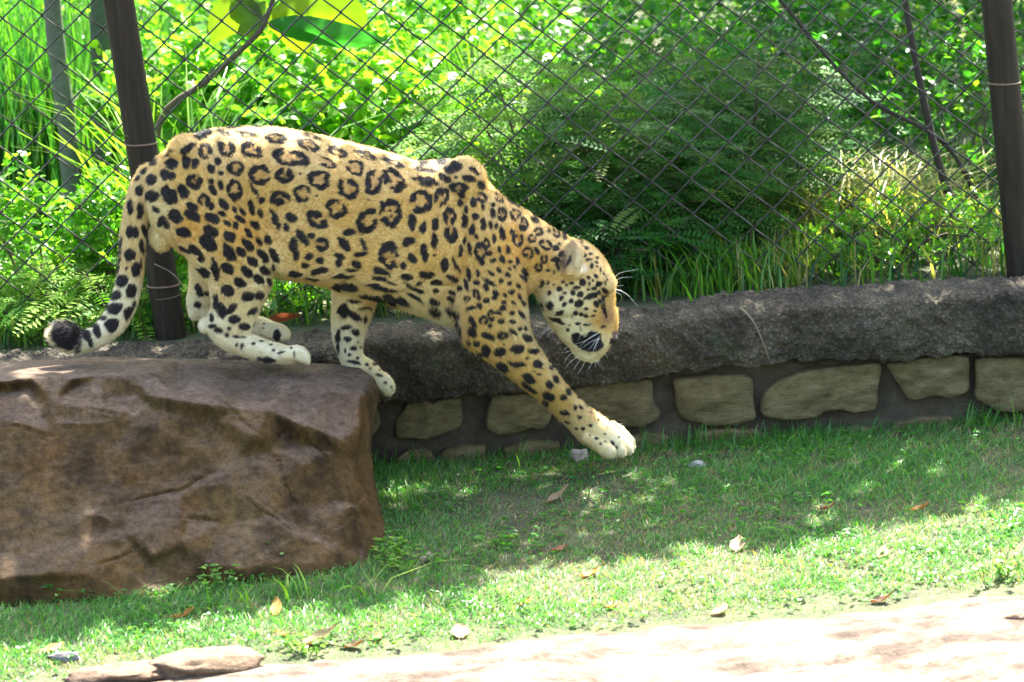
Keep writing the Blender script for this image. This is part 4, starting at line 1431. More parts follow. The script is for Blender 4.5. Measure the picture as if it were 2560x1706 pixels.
C4 = """s 1118 942 46 32 25;s 1230 945 28 25 0;s 1265 900 32 17 70;s 1338 940 22 10 65;s 1095 990 32 16 30;s 1175 810 32 19 70;s 1127 850 38 28 60;s 1255 830 18 11 60;s 1325 1025 20 15 70;s 1362 1020 20 12 70;s 1240 1063 36 19 22;s 1355 1095 18 14 0;s 1435 1055 7 5 0;s 1400 1005 12 5 60
s 1262 1132 26 11 10;s 1378 1180 18 14 0;s 1438 1155 16 13 0;s 1480 1255 16 11 0;s 1510 1295 12 11 0;s 1432 1232 7 6 0;s 1497 1112 12 9 60;s 1545 1220 10 6 0;s 1603 1290 22 12 50;s 1632 1320 16 9 70;s 1325 1180 14 10 0;s 1545 1275 8 6 0;s 1405 1300 8 6 0;s 1650 1245 9 6 0;s 1560 1170 8 6 0"""
C5 = """s 478 605 34 34 0;s 420 662 36 22 0;s 380 718 26 22 90;s 455 728 36 23 -35;s 247 672 28 25 0;s 140 718 24 15 100;s 278 598 16 14 0;s 315 632 16 14 0;s 370 614 20 16 0;s 300 716 18 15 0;s 265 773 25 18 -50;s 360 802 27 23 -30;s 290 836 27 21 -20;s 440 826 44 38 -30;s 150 858 50 28 100
s 248 922 40 26 -25;s 70 855 38 12 75;s 410 925 26 20 10;s 465 938 20 19 0;s 517 952 22 17 0;s 520 878 20 16 0;s 565 748 74 26 -18;s 625 830 36 24 80;s 610 902 18 10 0;s 590 950 20 10 0;s 435 1025 28 16 0;s 530 1042 38 13 0;s 620 540 25 19 60;s 650 625 32 27 0;s 598 665 28 21 0
s 552 620 18 13 90;s 545 555 18 17 0;s 585 585 15 10 90;s 540 678 12 11 0;s 718 612 24 10 90;s 655 712 24 15 80;s 715 695 34 18 40;s 710 748 30 10 0;s 670 475 28 8 90;s 700 515 16 10 80;s 577 437 23 18 90;s 545 372 36 13 -10;s 500 325 22 19 0;s 525 250 28 17 10;s 565 310 22 13 0
s 625 395 16 11 0;s 635 355 14 13 0;s 635 440 12 10 0;s 725 545 12 8 80;s 220 1000 78 17 22;s 330 1095 20 13 60;s 205 250 32 28 0;s 240 208 14 12 0;s 60 625 38 18 100;s 120 610 24 11 110;s 180 628 12 10 0;s 125 485 20 16 0;s 262 315 38 20 -50;s 215 375 44 24 20;s 228 430 52 16 90
s 190 500 20 9 90;s 335 390 62 17 -60;s 500 1215 132 56 22;s 560 1235 110 72 5;s 600 1150 60 34 0;s 620 1210 50 60 0;s 703 850 104 17 80;s 660 800 30 16 60;s 690 780 30 14 60;s 375 960 14 7 90;s 345 1045 12 8 0;s 740 575 12 7 80;s 300 145 26 16 40;s 465 1080 26 5 75;s 690 1065 26 10 -20;s 470 190 10 40 10"""
C6 = """s 1640 610 46 66 0;s 1740 655 84 32 35;s 1855 700 34 17 90;s 1670 780 52 20 0;s 1765 825 38 30 40;s 1685 890 38 23 0;s 1740 985 33 20 0;s 1588 860 62 22 90;s 1588 980 52 13 95;s 1700 1045 22 13 0;s 1775 1080 14 13 0;s 1660 1010 22 10 90;s 1750 1125 66 20 15;s 1860 595 64 13 5;s 1740 520 64 13 10
s 1945 1137 20 17 0;s 1985 1245 32 11 10;s 1900 1180 12 9 0;s 2050 1320 16 13 0;s 1870 1140 16 14 0;s 1995 1195 9 7 0;s 1810 970 14 9 0;s 1785 920 12 9 0;s 880 1092 84 26 5;s 1160 1050 36 7 90;s 1125 985 12 9 0;s 2110 1360 10 9 0;s 990 850 34 50 0;s 860 745 12 8 0;s 850 790 9 7 0"""
SPOTS = []
for txt, (ox, oy, sc) in ((C1, (100, 280, 2.45)), (C2, (600, 280, 2.45)), (C3, (1000, 360, 2.45)), (C4, (1000, 680, 3.0156)), (C5, (1340, 560, 4.125)), (C6, (440, 620, 3.92))):
    for it in txt.replace('\n', ';').split(';'):
        q = it.split()
        if not q: continue
        n_ = [float(a) for a in q[1:]]
        gr = (1.15 if txt is C5 or txt is C6 else 1.02) if q[0] == 's' else 1.0
        e = [q[0], ox + n_[0] / sc, oy + n_[1] / sc, n_[2] / sc * gr + .3, n_[3] / sc * gr + .3, R(n_[4])]
        e += [n_[5] / sc, n_[6]] if q[0] == 'r' else [0, 0]
        SPOTS.append(e)

wob = np.stack([fbm(jv * 48, 31, 3, .6), fbm(jv * 48 + 5, 32, 3, .6)], -1)
wob2 = fbm(jv * 190, 35, 2)
mark = np.zeros(len(jv))
fill = np.zeros(len(jv))
viewd = -np.array(FWD)


def paint(px, hit, sp, facing):
    kind, x, y, rx, ry, an, th, gap = sp
    rmax = max(rx, ry)
    rm = rmax / 850 * 1.25 + 0.012
    order, keys = ORD[0] if px is J2 else ORD[1]
    a0, a1 = np.searchsorted(keys, (x - rmax * 1.3 - 5, x + rmax * 1.3 + 5))
    sel = order[a0:a1]
    sel = sel[(np.abs(px[sel, 1] - y) < rmax * 1.3 + 5) & facing[sel]]
    if not len(sel): return
    d3 = np.linalg.norm(jv[sel] - hit, axis=1)
    sel = sel[d3 < max(rm, 0.02)]
    if not len(sel): return
    q = px[sel] - (x, y) + wob[sel] * min(11.0, 1.0 + 0.26 * rmax)
    a, b = q[:, 0] * math.cos(an) + q[:, 1] * math.sin(an), -q[:, 0] * math.sin(an) + q[:, 1] * math.cos(an)
    k = np.sqrt((a / rx) ** 2 + (b / ry) ** 2)
    rr = min(rx, ry)
    dist = (k - 1) * rr + wob2[sel] * 1.2          # px outside the outline
    soft = 2.2
    m1 = np.clip(0.5 - dist / soft, 0, 1)
    if kind == 'r':
        ph = np.arctan2(q[:, 1], q[:, 0])
        brk = np.sin(ph * 3 + x) * 0.5 + np.sin(ph * 5 + y * 1.7) * 0.5
        tt = th * (1.42 + 0.45 * brk)
        inner = np.clip(0.5 + (dist + tt) / soft, 0, 1)
        m2 = m1 * inner
        if gap < 900:
            da = np.abs((ph - R(gap) + math.pi) % (2 * math.pi) - math.pi)
            m2 = m2 * np.clip((da - 0.22) / 0.12, 0, 1)
        fill[sel] = np.maximum(fill[sel], m1 * (1 - m2))
        m1 = m2
    mark[sel] = np.maximum(mark[sel], m1)


front = vis > -0.25
back = vis < 0.15
mirr = jv.copy()
mirr[:, 1] = 2 * YJ - mirr[:, 1]
J2m = project(mirr)
ORD = []
for q in (J2, J2m):
    o_ = np.argsort(q[:, 0])
    ORD.append((o_, q[o_, 0]))
for sp in SPOTS:
    r_ = ray(sp[1], sp[2])
    loc, nn, fi, dd = bvh.ray_cast(CAM, r_.normalized())
    if loc is None:
        q, nn, fi, dd = bvh.find_nearest(CAM + r_ * (DIST))
        if q is None or dd > 0.05: continue
        loc = q
    paint(J2, np.array(loc), sp, front)
    if sp[2] < 830 and 340 < sp[1] < 1600:
        # the same coat seen from the other side
        o_ = Vector((CAM.x, 2 * YJ - CAM.y, CAM.z))
        rm_ = Vector((r_.x, -r_.y, r_.z)).normalized()
        l2, nn, fi, dd = bvh.ray_cast(o_, rm_)
        if l2 is not None: paint(J2m, np.array(l2), sp, back)
# tail tip dark, nose leather area, inside of the ear
px_ = J2 / S


def region(u, v_, ru, rv, c_, lim=None, soft=0.25):
    global coat
    k = np.sqrt(((px_[:, 0] - u) / ru) ** 2 + ((px_[:, 1] - v_) / rv) ** 2)
    w_ = np.clip((1 + soft / 2 - k) / soft, 0, 1)
    if lim is not None: w_ = w_ * lim
    coat = coat * (1 - w_[:, None]) + np.array(c_) * w_[:, None]


yd = (YJ - jv[:, 1]) * PXM
region(1412, 776, 12, 14, (.20, .11, .09), (np.abs(yd) < 30))
region(1403, 785, 10, 7, (.03, .02, .02), (np.abs(yd) < 34))
region(1326, 560, 26, 14, (.22, .14, .07), (yd > 55), 1.0)
region(1342, 617, 8, 10, (.72, .64, .5), (yd > 40), 1.0)
region(1316, 590, 20, 30, (.40, .30, .16), (yd > 84), 1.0)
region(1330, 600, 7, 26, (.60, .50, .30), (yd > 80), 1.0)
region(1296, 600, 7, 26, (.16, .10, .05), (yd > 80), 1.0)
region(1395, 728, 14, 24, (.36, .21, .09), None, 1.2)

# faint ticking so the ground colour is never flat
coat = coat * (1 - 0.45 * fill[:, None]) + fill[:, None] * 0.45 * np.array([.40, .21, .06])
BLACK = np.array([.016, .013, .013])
coat = coat * (1 - mark[:, None]) + BLACK * mark[:, None]
t = NT('jaguar_coat')
a = t.n('ShaderNodeAttribute', attribute_name='col')
t.l(a.outputs['Color'], t.b.inputs['Base Color'])
t.b.inputs['Roughness'].default_value = 0.75
t.b.inputs['Specular IOR Level'].default_value = 0.25
t.b.inputs['Sheen Weight'].default_value = 0.15
t.l(t.bump(t.noise(260, 4, 0.6, None, (1, 1, 1)), 0.25, 0.002), t.b.inputs['Normal'])
M_COAT = t.m
jag = empty('jaguar', tuple(D(700, 838, YJ)), 'spotted golden jaguar stepping down from the boulder with its head low', 'jaguar')
body = part('body', jv, jf, M_COAT, jag, coat)

# fur: short hair lying along the body
tri = np.concatenate([g[:, [0, 1, 2]] for g in jf] + [g[:, [0, 2, 3]] for g in jf if g.shape[1] == 4])
ar = np.linalg.norm(np.cross(jv[tri[:, 1]] - jv[tri[:, 0]], jv[tri[:, 2]] - jv[tri[:, 0]]), axis=1)
NH = 190000
pick = rng.choice(len(tri), NH, p=ar / ar.sum())
w3 = rng.dirichlet((1, 1, 1), NH)
root = (jv[tri[pick]] * w3[:, :, None]).sum(1)
nr = unit((jn[tri[pick]] * w3[:, :, None]).sum(1))
hc = (coat[tri[pick]] * w3[:, :, None]).sum(1)
fl = np.zeros_like(root)
for s0 in range(0, NH, 20000):
    d2 = ((root[s0:s0 + 20000, None] - FLOW_P[None]) ** 2).sum(-1)
    fl[s0:s0 + 20000] = FLOW_T[d2.argmin(1)]
pr = project(root) / S
# lofts run rump-to-head on the trunk, so hair there lies the other way; limbs and tail run root-to-tip
trunk = (pr[:, 1] < 660) & (pr[:, 0] > 345) & (pr[:, 0] < 1030) | (pr[:, 0] > 1030) & (pr[:, 1] < 560) | (pr[:, 0] > 1215) & (pr[:, 1] < 830)
fl = np.where(trunk[:, None], -np.sign(fl[:, :1] + 1e-6) * fl, fl)
fl = fl + np.array([0, 0, -0.35])
fl = unit(fl - (fl * nr).sum(1, keepdims=True) * nr)
fl = unit(fl + 0.25 * rng.normal(size=fl.shape))
ln = rng.uniform(0.006, 0.011, NH)
ln *= np.where((pr[:, 0] < 195) & (pr[:, 1] > 720), 1.9, 1.0)
ln *= np.where((pr[:, 0] > 1280) & (pr[:, 1] < 800), 0.75, 1.0)
ln *= np.where((pr[:, 1] > 690) & (pr[:, 0] > 880) & (pr[:, 0] < 1080), 1.7, 1.0)
paw = (pr[:, 1] > 965) | (pr[:, 1] > 795) & (pr[:, 0] < 930) & (pr[:, 0] > 620) | (pr[:, 0] > 560) & (pr[:, 0] < 680) & (pr[:, 1] > 725) & (pr[:, 1] < 800)
ln *= np.where(paw, 0.65, 1.0)
mid = root + (nr * 0.36 + fl * 0.55) * ln[:, None] * 0.55
tip = root + (nr * 0.42 + fl * 1.0) * ln[:, None]
pos = np.stack([root - nr * 0.0008, mid, tip], 1).reshape(-1, 3) - np.array(jag.location)
hv = bpy.data.hair_curves.new('fur')
hv.add_curves([3] * NH)
hv.points.foreach_set('position', pos.astype(np.float32).ravel())
ra = hv.attributes.get('radius') or hv.attributes.new('radius', 'FLOAT', 'POINT')
ra.data.foreach_set('value', np.tile(np.array([0.00055, 0.00042, 0.00008], np.float32), NH))
ca = hv.attributes.new('col', 'FLOAT_COLOR', 'CURVE')
c4 = np.ones((NH, 4), np.float32)
c4[:, :3] = hc * rng.uniform(0.85, 1.2, NH)[:, None]
ca.data.foreach_set('color', c4.ravel())
t = NT('jaguar_fur')
a = t.n('ShaderNodeAttribute', attribute_name='col')
t.l(a.outputs['Color'], t.b.inputs['Base Color'])
t.b.inputs['Roughness'].default_value = 0.38
t.b.inputs['Specular IOR Level'].default_value = 0.6
tr = t.n('ShaderNodeBsdfTranslucent')
t.l(t.mix(1.0, a.outputs['Color'], (1.35, 1.4, 1.5), 'MULTIPLY'), tr.inputs[0])
mx = t.n('ShaderNodeMixShader')
mx.inputs[0].default_value = 0.5
t.l(t.b.outputs[0], mx.inputs[1])
t.l(tr.outputs[0], mx.inputs[2])
t.l(mx.outputs[0], t.o.inputs[0])
hv.materials.append(t.m)
fur = bpy.data.objects.new('fur', hv)
COL.objects.link(fur)
fur.parent = jag
tag(fur, kind='stuff')


def whisk(pts, r0, mat):
    q = catmull(np.array(pts), 9)
    v, f4, f3 = tube(q, np.linspace(r0, r0 * 0.25, 9), 5)
    part('whisker', v, [f4, f3], mat, jag)


t = NT('white_whisker')
nz = t.noise(40)
t.l(t.ramp(nz, [(0.3, (0.75, 0.73, 0.68)), (0.7, (0.9, 0.88, 0.84))]), t.b.inputs['Base Color'])
t.b.inputs['Roughness'].default_value = 0.4
M_WHISK = t.m


def h5(x, y):
    return x / 4.125 + 1340, y / 4.125 + 560


for x0, y0, x1, y1, x2, y2, d0, d1 in ((790, 590, 860, 510, 1055, 468, 30, 60), (795, 620, 870, 560, 990, 548, 30, 70), (800, 645, 850, 640, 900, 635, 20, 60),
                                       (810, 670, 930, 720, 1060, 865, -20, -60), (810, 680, 880, 690, 915, 745, -30, -80), (815, 700, 880, 740, 865, 820, -30, -80)):
    whisk([P(*h5(x0, y0), JY(d0)), P(*h5(x1, y1), JY((d0 + d1) / 2)), P(*h5(x2, y2), JY(d1))], 0.0008, M_WHISK)
for x0, y0, x1, y1, x2, y2 in ((670, 1115, 560, 1170, 440, 1275), (680, 1120, 500, 1110, 425, 1215), (665, 1175, 560, 1220, 470, 1285), (670, 1175, 625, 1220, 615, 1310), (640, 1130, 500, 1210, 400, 1240),
                               (660, 1150, 600, 1230, 530, 1320), (600, 1075, 500, 1020, 380, 1020), (650, 1190, 600, 1280, 590, 1330),
                               (420, 1290, 320, 1320, 262, 1330), (360, 1255, 310, 1280, 265, 1325), (400, 1310, 330, 1370, 292, 1435), (460, 1350, 360, 1420, 300, 1490), (475, 1375, 430, 1440, 385, 1505),
                               (520, 1390, 480, 1470, 430, 1545), (585, 1400, 570, 1450, 540, 1500), (610, 1390, 615, 1440, 608, 1480), (630, 1385, 640, 1420, 645, 1450),
                               (170, 1045, 80, 1100, 5, 1165), (180, 1065, 90, 1110, 30, 1195), (195, 1085, 130, 1140, 100, 1185), (700, 1340, 725, 1360, 735, 1385)):
    p0 = P(*h5(x0, y0), YJ)
    loc, nn, fi, dd = bvh.ray_cast(CAM, ray(*h5(x0, y0)).normalized())
    y_ = loc.y if loc is not None else JY(20)
    whisk([P(*h5(x0, y0), y_ + 0.002), P(*h5(x1, y1), y_ - 0.025), P(*h5(x2, y2), y_ - 0.035)], 0.00055, M_WHISK)

# eyes, nose leather, claws
t = NT('dark_eye')
nz = t.noise(200)
t.l(t.ramp(nz, [(0.4, (0.02, 0.014, 0.006)), (0.7, (0.12, 0.075, 0.02))]), t.b.inputs['Base Color'])
t.b.inputs['Roughness'].default_value = 0.08
M_EYE = t.m
M_NOSE = simple('nose_leather', (0.030, 0.018, 0.015), 0.5, 0.3, 200, 0.3)
M_CLAW = simple('claw_horn', (0.55, 0.5, 0.42), 0.35, 0.2, 60)


def ellip(name, c, ax, mat):
    bm = bmesh.new()
    bmesh.ops.create_icosphere(bm, subdivisions=3, radius=1)
    V = np.array([np.array(c) + ax[0] * p.co.x + ax[1] * p.co.y + ax[2] * p.co.z for p in bm.verts])
    F = np.array([[q.index for q in fc.verts] for fc in bm.faces])
    bm.free()
    part(name, V, F, mat, jag)


for sgn in (1, -1):
    o_ = CAM if sgn > 0 else Vector((CAM.x, 2 * YJ - CAM.y, CAM.z))
    r_ = ray(*h5(688, 838))
    if sgn < 0: r_ = Vector((r_.x, -r_.y, r_.z))
    loc, nn, fi, dd = bvh.ray_cast(o_, r_.normalized())
    if loc is not None:
        X, Z = np.array(RIGHT), np.array(UP)
        n_ = np.array(nn)
        e1 = unit(Z - X * 0.25 - n_ * np.dot(Z - X * 0.25, n_))
        e2 = np.cross(n_, e1)
        ellip('eye', np.array(loc) - n_ * 0.002, (e1 * 0.014, e2 * 0.0085, n_ * 0.006), M_EYE)
c_ = np.array(D(1408, 777, YJ))
ellip('nose', c_, (np.array(RIGHT) * 0.0155 - np.array(UP) * 0.004, np.array([0, 1.0, 0]) * 0.027, np.array(UP) * 0.0135 + np.array(RIGHT) * 0.004), M_NOSE)
for u0, v0, d in ((1453, 1031, -42), (1446, 1043, -22), (1430, 1049, 0), (1408, 1050, 18)):
    q = catmull(np.array([D(u0 - 6, v0 - 4, JY(d)), D(u0 + 1, v0 - 1, JY(d)), D(u0 + 5, v0 + 5, JY(d))]), 6)
    v, f4, f3 = tube(q, np.linspace(0.0035, 0.0006, 6), 8)
    part('claw', v, [f4, f3], M_CLAW, jag)
# ------------------------------------------------------------------ turf
def scatter(n, x0, x1, y0, y1):
    b = np.stack([rng.uniform(x0, x1, n), rng.uniform(y0, y1, n), np.zeros(n)], -1)
    return b


n = 255000
b = scatter(n, -2.15, 2.15, -2.6, 0.56)
d = -path_in(b[:, 0], b[:, 1])
patch = fbm(np.c_[b[:, :2] * 2.6, 0 * b[:, 0]], 301, 4)
fine = fbm(np.c_[b[:, :2] * 16, 0 * b[:, 0]], 302, 3)
keep = (rng.random(n) < np.clip(0.85 + 0.7 * patch + 0.7 * fine, 0.35, 1)) & (rng.random(n) < np.clip(d / 0.10 + 0.02, 0.006, 1))
b, patch, fine, d = b[keep], patch[keep], fine[keep], d[keep]
n = len(b)
b[:, 2] = gz(b[:, 0], b[:, 1]) - 0.004
h = rng.uniform(0.012, 0.036, n) * (1 + 0.5 * patch) * np.clip(d / 0.2, .45, 1)
h = h * np.where(b[:, 1] > 0.36, 1.15, 1.0)
dry = rng.random(n) < np.clip(0.08 + 0.22 * np.clip(1 - d / 0.7, 0, 1) - 0.7 * patch - 0.35 * fine, 0.02, 0.6)
col = np.where(dry[:, None], pick_cols(n, [(.30, .24, .12), (.36, .29, .17), (.24, .17, .09)]), pick_cols(n, [(.055, .22, .04), (.08, .26, .045), (.045, .18, .035), (.15, .30, .05)]))
g = Geo()
blades(g, b, h, rng.uniform(.2, 1.7, n), rng.uniform(.0018, .0040, n), col, 0.6)
# taller blades along the foot of the wall and round the boulder
n = 1000
bx = rng.uniform(-0.55, 2.1, n)
by = 0.55 - np.abs(rng.normal(0, .07, n))
w_ = fbm(np.c_[bx * 5, 0 * bx, 0 * bx], 310, 2)
k = rng.random(n) < np.clip(0.45 + 1.2 * w_, 0.05, 1)
bt = np.stack([bx, by, gz(bx, by) - .004], -1)[k]
n = len(bt)
blades(g, bt, rng.uniform(.03, .10, n), rng.uniform(.05, .7, n), rng.uniform(.003, .0055, n), pick_cols(n, [(.06, .22, .03), (.09, .25, .03), (.05, .17, .03)]), .6)
v, f, c = g.out()
tag(link('lawn_grass', mesh_from('lawn_grass', v, f, c), M_GRASS), 'short patchy green and straw lawn grass in front of the wall', 'grass', kind='stuff')

# round-leaved creeping weeds in the turf
n = 9000
b = scatter(n, -2.1, 2.1, -2.4, 0.45)
q = fbm(np.c_[b[:, :2] * 4.5, 0 * b[:, 0]], 320, 3)
b = b[(q > 0.06) & (path_in(b[:, 0], b[:, 1]) < -0.04)]
n = len(b)
b[:, 2] = gz(b[:, 0], b[:, 1]) + rng.uniform(.008, .035, n)
g = Geo()
per = 3
pos = np.repeat(b, per, 0)
a = rng.uniform(0, 2 * math.pi, n * per)
leaves(g, pos, np.stack([np.cos(a), np.sin(a), rng.uniform(-.2, .4, n * per)], -1), unit(np.array([0, 0, 1.0]) + rng.normal(0, .35, (n * per, 3))), rng.uniform(.008, .017, n * per), rng.uniform(.008, .014, n * per),
       pick_cols(n * per, [(.05, .20, .03), (.08, .22, .03), (.04, .15, .03)]))
v, f, c = g.out()
tag(link('creeping_weeds', mesh_from('creeping_weeds', v, f, c), M_LEAF), 'small round-leaved creeping weeds scattered through the lawn', 'weeds', kind='stuff')
# ------------------------------------------------------------------ fallen leaves, stones, weeds
def dry_leaf(label, u, v_, L, W, col, curl=0.6, turn=0.0, tilt=0.3):
    p = np.array(ground_hit(u, v_))
    n1, n2 = 14, 7
    V = []
    a = R(turn)
    ax = np.array([math.cos(a), math.sin(a), 0.0])
    sd = np.array([-math.sin(a), math.cos(a), 0.0])
    for i in range(n1):
        s = i / (n1 - 1)
        w_ = W * math.sin(math.pi * min(max(s, 0.02), 0.985) ** 0.85) ** 0.8
        for j in range(n2):
            b_ = -1 + 2 * j / (n2 - 1)
            z = curl * L * (0.55 * (s - 0.45) ** 2 + 0.35 * abs(b_) * w_ / L) + tilt * L * s * 0.5 + 0.0035 * math.sin(9 * s + 5 * b_ + u)
            V.append(p + ax * (s - 0.5) * L * (1 - 0.15 * curl) + sd * b_ * w_ * (1 - 0.3 * curl) + np.array([0, 0, z + 0.006]))
    # stalk
    F = [(i * n2 + j, i * n2 + j + 1, (i + 1) * n2 + j + 1, (i + 1) * n2 + j) for i in range(n1 - 1) for j in range(n2 - 1)]
    V = np.array(V)
    V[:, 2] -= (V[:, 2] - gz(V[:, 0], V[:, 1])).min() - 0.003
    c = np.array(col) * (0.8 + 0.4 * rng.random((len(V), 1)))
    o = empty('dry_leaf', tuple(p), label, 'leaf', 'fallen leaves on the lawn')
    part('blade', V, np.array(F), M_DRY, o, c)
    g = Geo()
    st = V[n2 // 2]
    add_tube(g, np.array([st + ax * 0.01, st - ax * 0.015 + np.array([0, 0, .002]), st - ax * 0.035 + np.array([0, 0, .006])]), [.0014, .0012, .001], np.array(col) * .6, 5)
    g.part('stalk', M_BARK, o)


OR, PT, OLV, BRN = (.42, .19, .05), (.34, .24, .13), (.10, .085, .035), (.12, .055, .035)
dry_leaf('curled orange dry leaf on the lawn in front of the boulder', 460, 1545, .075, .022, OR, .9, 35)
dry_leaf('upright orange-yellow dry leaf beside the arching grass tuft', 692, 1535, .06, .02, (.46, .25, .06), .7, 80, 1.2)
dry_leaf('small orange leaf below the upright orange-yellow leaf', 705, 1592, .045, .014, OR, .5, 150)
dry_leaf('big olive-brown tented leaf near the edge of the path', 795, 1612, .13, .045, OLV, .9, 20, .5)
dry_leaf('dark folded leaf lying beside the big olive-brown leaf', 885, 1622, .07, .025, (.09, .06, .03), .8, -20, .4)
dry_leaf('mustard leaf just beyond the dark folded leaf', 945, 1600, .045, .016, (.36, .24, .05), .6, 60, .4)
dry_leaf('pale tan leaf lying flat by the edge of the path', 1150, 1590, .065, .028, PT, .3, 100, .7)
dry_leaf('grey-tan curled leaf standing in the shaded lawn', 1395, 1255, .085, .026, (.30, .22, .12), .8, 25, .9)
dry_leaf('russet leaf flat in the jaguar-side shade of the lawn', 1400, 1378, .05, .018, (.28, .12, .07), .3, 10)
dry_leaf('pale pinkish leaf standing at the edge of the shade', 1845, 1375, .06, .026, (.36, .26, .16), .5, 75, 1.0)
dry_leaf('dark brown curled leaf on the lawn in front of the widest wall stone', 2070, 1280, .055, .018, BRN, .9, -30, .7)
dry_leaf('orange-brown arched leaf on the lawn ahead of the dark brown leaf', 2300, 1278, .06, .02, (.36, .18, .06), .9, 0, .5)
dry_leaf('pale round leaf on the sunlit lawn', 2208, 1392, .05, .022, PT, .4, 60, .6)
dry_leaf('yellow-orange leaf on the sunlit lawn beyond the path', 1478, 1440, .07, .018, (.42, .22, .05), .6, 30)
dry_leaf('small orange leaf pointing at the path edge', 1315, 1512, .05, .014, OR, .6, 30, .4)
dry_leaf('orange leaf beside a tuft on the sunlit lawn', 1530, 1522, .045, .015, (.40, .2, .06), .5, 5)
dry_leaf('broad tan leaf lying across the path edge', 1800, 1535, .055, .024, PT, .4, 40, .6)
dry_leaf('yellowish tan leaf on the lawn in front of the boulder shade', 130, 1628, .075, .026, (.42, .28, .10), .4, 20)
dry_leaf('pale grey leaf in the creeping weeds by the boulder', 1068, 1402, .05, .022, (.36, .31, .22), .4, 70, .6)
dry_leaf('brown leaf shape added in place of a dark hole at the path edge', 2205, 1508, .07, .022, (.10, .055, .03), 1.0, 0, .5)  # added leaf shape, stands in for a dark hole in the path edge


def pebble(name, label, u, v_, r, col, sq=(1, .8, .6), seed=0, cat='stone', group=None):
    p = np.array(ground_hit(u, v_))
    bm = bmesh.new()
    bmesh.ops.create_icosphere(bm, subdivisions=4, radius=1)
    V = np.array([tuple(q.co) for q in bm.verts])
    F = np.array([[q.index for q in fc.verts] for fc in bm.faces])
    bm.free()
    V = V * (1 + 0.42 * fbm(V * 1.9 + seed, 400 + seed, 5, .6))[:, None]
    for k in range(5):
        d = unit(np.array([math.sin(seed + k * 2.1), math.cos(seed * 1.7 + k * 3.3), .4 * math.sin(k * 5.0)])[None])[0]
        t_ = V @ d
        V = V - np.clip(t_ - 0.72, 0, 1)[:, None] * d * 0.85
    V = V * r * np.array(sq) + p + np.array([0, 0, r * sq[2] * 0.45])
    return thing(name, V, F, simple('stone_' + str(seed), col, .95, .45, 30, 1.0), label, cat, group, origin=p)


pebble('stone', 'pale rounded stone in the grass beside the front paw', 1450, 1155, .035, (.26, .22, .18), (1, .7, .75), 1)
pebble('stone', 'small whitish stone on the lawn below the wall', 1742, 1168, .022, (.30, .29, .27), (1.2, .7, .6), 2)
pebble('stone', 'blue-grey stone in the grass near the path', 160, 1652, .035, (.10, .10, .10), (1.4, .8, .5), 3)
pebble('rock', 'flat brown lump of rock beside the domed rock in the path', 300, 1698, .10, (.12, .075, .045), (1.5, .9, .30), 4, 'rock')
pebble('rock', 'domed brown rock half buried in the sandy path', 500, 1680, .13, (.13, .085, .05), (1.35, .8, .30), 5, 'rock')
pebble('stone', 'small brown stone lying on the bare sandy path', 2545, 1560, .04, (.14, .09, .06), (1.3, .8, .5), 6)


def weed(label, u, v_, n, h, L, pal, spread=.05):
    p = np.array(ground_hit(u, v_))
    o = empty('weed', tuple(p), label, 'weed')
    g, s_ = Geo(), Geo()
    for k in range(n):
        a = rng.uniform(0, 2 * math.pi)
        b0 = p + np.array([math.cos(a), math.sin(a), 0]) * spread * rng.random()
        tip = b0 + np.array([rng.normal(0, .025), rng.normal(0, .02), h * rng.uniform(.5, 1.1)])
        q = catmull(np.array([b0, (b0 + tip) / 2 + rng.normal(0, .008, 3), tip]), 6)
        add_tube(s_, q, np.linspace(.0016, .0008, 6), (.07, .12, .03), 4)
        kk = 5
        pos = np.concatenate([q[2:], tip[None]])[:kk]
        kk = len(pos)
        for rep in (0, 1):
            aa = rng.uniform(0, 2 * math.pi, kk)
            leaves(g, pos, np.stack([np.cos(aa), np.sin(aa), rng.uniform(-.1, .4, kk)], -1), unit(np.array([0, -.3, 1.0]) + rng.normal(0, .3, (kk, 3))), L * rng.uniform(.7, 1.2, kk), L * .75 * rng.uniform(.8, 1.1, kk), pick_cols(kk, pal))
    s_.part('stems', M_BARK, o, 'stuff')
    g.part('leaves', M_LEAF, o, 'stuff')


weed('weed with round leaves climbing the dark hollow at the foot of the boulder', 488, 1432, 7, .11, .020, FRESH)
weed('leafy weed under the boulder edge beside the climbing weed', 560, 1468, 8, .06, .016, FRESH)
weed('thin-stemmed weed growing against the lower boulder face', 680, 1440, 6, .09, .014, FRESH)
weed('fresh round-leaved weed at the end of the boulder below the front leg', 970, 1395, 14, .06, .016, LIME + FRESH, .09)
weed('dense low weed patch between the boulder and the pale grey leaf', 1000, 1425, 16, .05, .015, LIME + FRESH, .11)
weed('lone two-leaved seedling in the shaded lawn', 1240, 1375, 2, .05, .028, FRESH, .01)
weed('thin weed in the shade at the foot of the boulder below the tail', 120, 1500, 5, .07, .014, DEEP + FRESH)
weed('small leafy weed cluster at the path edge in full sun', 2500, 1450, 14, .07, .016, LIME + FRESH, .09)
weed('weed sprouting beside the big olive-brown leaf', 770, 1640, 7, .05, .016, LIME, .04)


def tuft(label, u, v_, n, h, w, pal, lean=(.5, 1.6), spread=.03):
    p = np.array(ground_hit(u, v_))
    o = empty('grass_tuft', tuple(p), label, 'grass tuft')
    g = Geo()
    b = p + np.stack([rng.normal(0, spread, n), rng.normal(0, spread * .6, n), np.full(n, -.004)], -1)
    blades(g, b, h * rng.uniform(.55, 1.1, n), rng.uniform(*lean, n), w * rng.uniform(.7, 1.2, n), pick_cols(n, pal), .9)
    g.part('blades', M_GRASS, o, 'stuff')


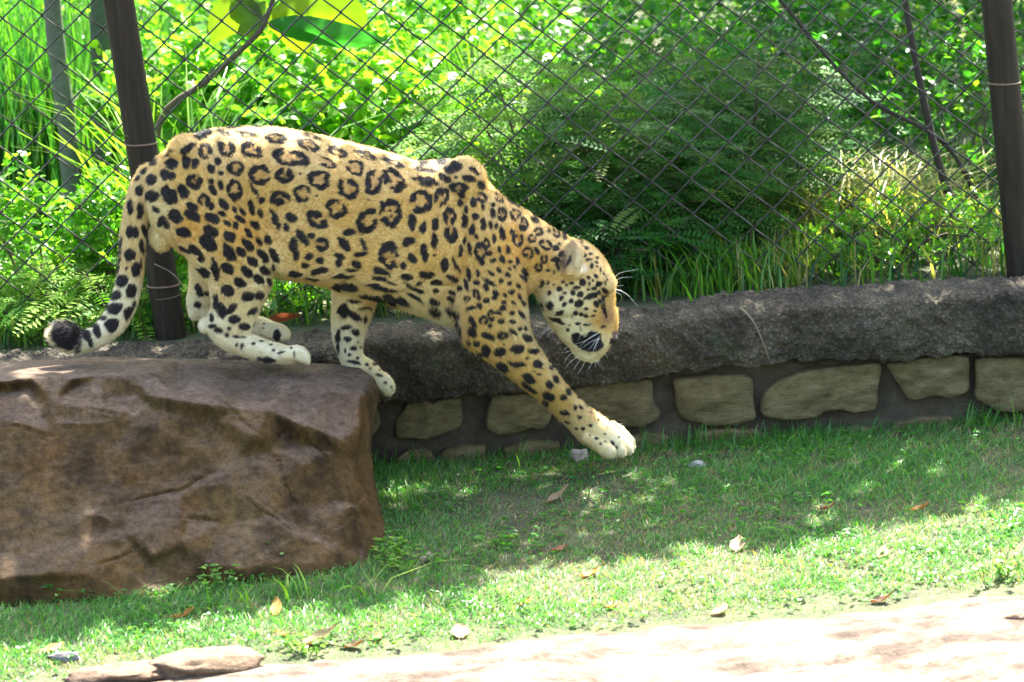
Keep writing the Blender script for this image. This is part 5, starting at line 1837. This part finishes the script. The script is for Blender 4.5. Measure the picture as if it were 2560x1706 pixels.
tuft('arching pale green grass tuft in front of the boulder', 745, 1500, 9, .13, .009, LIME, (.4, 1.1), .025)
tuft('few long grass blades bowing over beside the arching tuft', 930, 1500, 5, .16, .007, LIME, (1.2, 2.0), .02)
tuft('short upright grass tuft between the orange leaves and the boulder', 600, 1512, 10, .08, .006, LIME, (.2, .8), .04)
tuft('grass tuft bent over in the shade under the boulder', 300, 1520, 5, .11, .006, FRESH, (.9, 1.8), .02)
tuft('bright grass tuft between the boulder and the wall', 985, 1255, 26, .10, .005, LIME + FRESH, (.2, 1.0), .07)
tuft('tall thin grass tuft at the wall foot behind the front leg', 1270, 1165, 10, .12, .004, FRESH, (.1, .8), .05)
tuft('dense grass tuft at the wall foot ahead of the jaguar', 2480, 1070, 16, .12, .005, FRESH + LIME, (.2, .9), .07)
tuft('grass tuft in front of the widest wall stone', 2000, 1130, 12, .10, .004, FRESH, (.1, .8), .06)

# bits caught on the wall top: a fallen leaf and a dry twig on the fence foot
p = np.array(P(705, 798, 0.78))
q = catmull(np.array([tuple(P(655, 805, 0.8)), tuple(P(700, 795, 0.78)), tuple(P(752, 788, 0.8))]), 10)
V = np.concatenate([q + np.array([0, -0.012, 0.016]) * np.sin(np.linspace(0.15, 3.0, 10))[:, None], q, q + np.array([0, 0.012, -0.016]) * np.sin(np.linspace(0.15, 3.0, 10))[:, None]])
i = np.arange(9)
F = np.concatenate([np.stack([i + k, i + 1 + k, i + 11 + k, i + 10 + k], -1) for k in (0, 10)])
thing('dry_leaf', V, F, M_DRY, 'reddish brown dry leaf caught in the fence behind the lifted hind paw', 'leaf', None, None, np.tile((.20, .07, .045), (30, 1)))


def twig(label, pts, r0):
    q = catmull(np.array([tuple(P(*a)) for a in pts]), 16)
    v, f4, f3 = tube(q, np.linspace(r0, r0 * .4, 16), 6)
    c = np.tile((.20, .16, .11), (len(v), 1))
    thing('dry_twig', v, [f4, f3], M_BARK, label, 'twig', None, tuple(q[0]), c)


twig('pale dry twig hanging down the concrete coping ahead of the face', [(1850, 770, .52), (1880, 800, .50), (1905, 850, .495), (1925, 905, .50)], .004)
twig('dry tendril curled round the brown post behind the hind leg', [(385, 660, .79), (425, 680, .79), (450, 705, .78), (458, 730, .79), (430, 745, .79), (390, 750, .79)], .002)
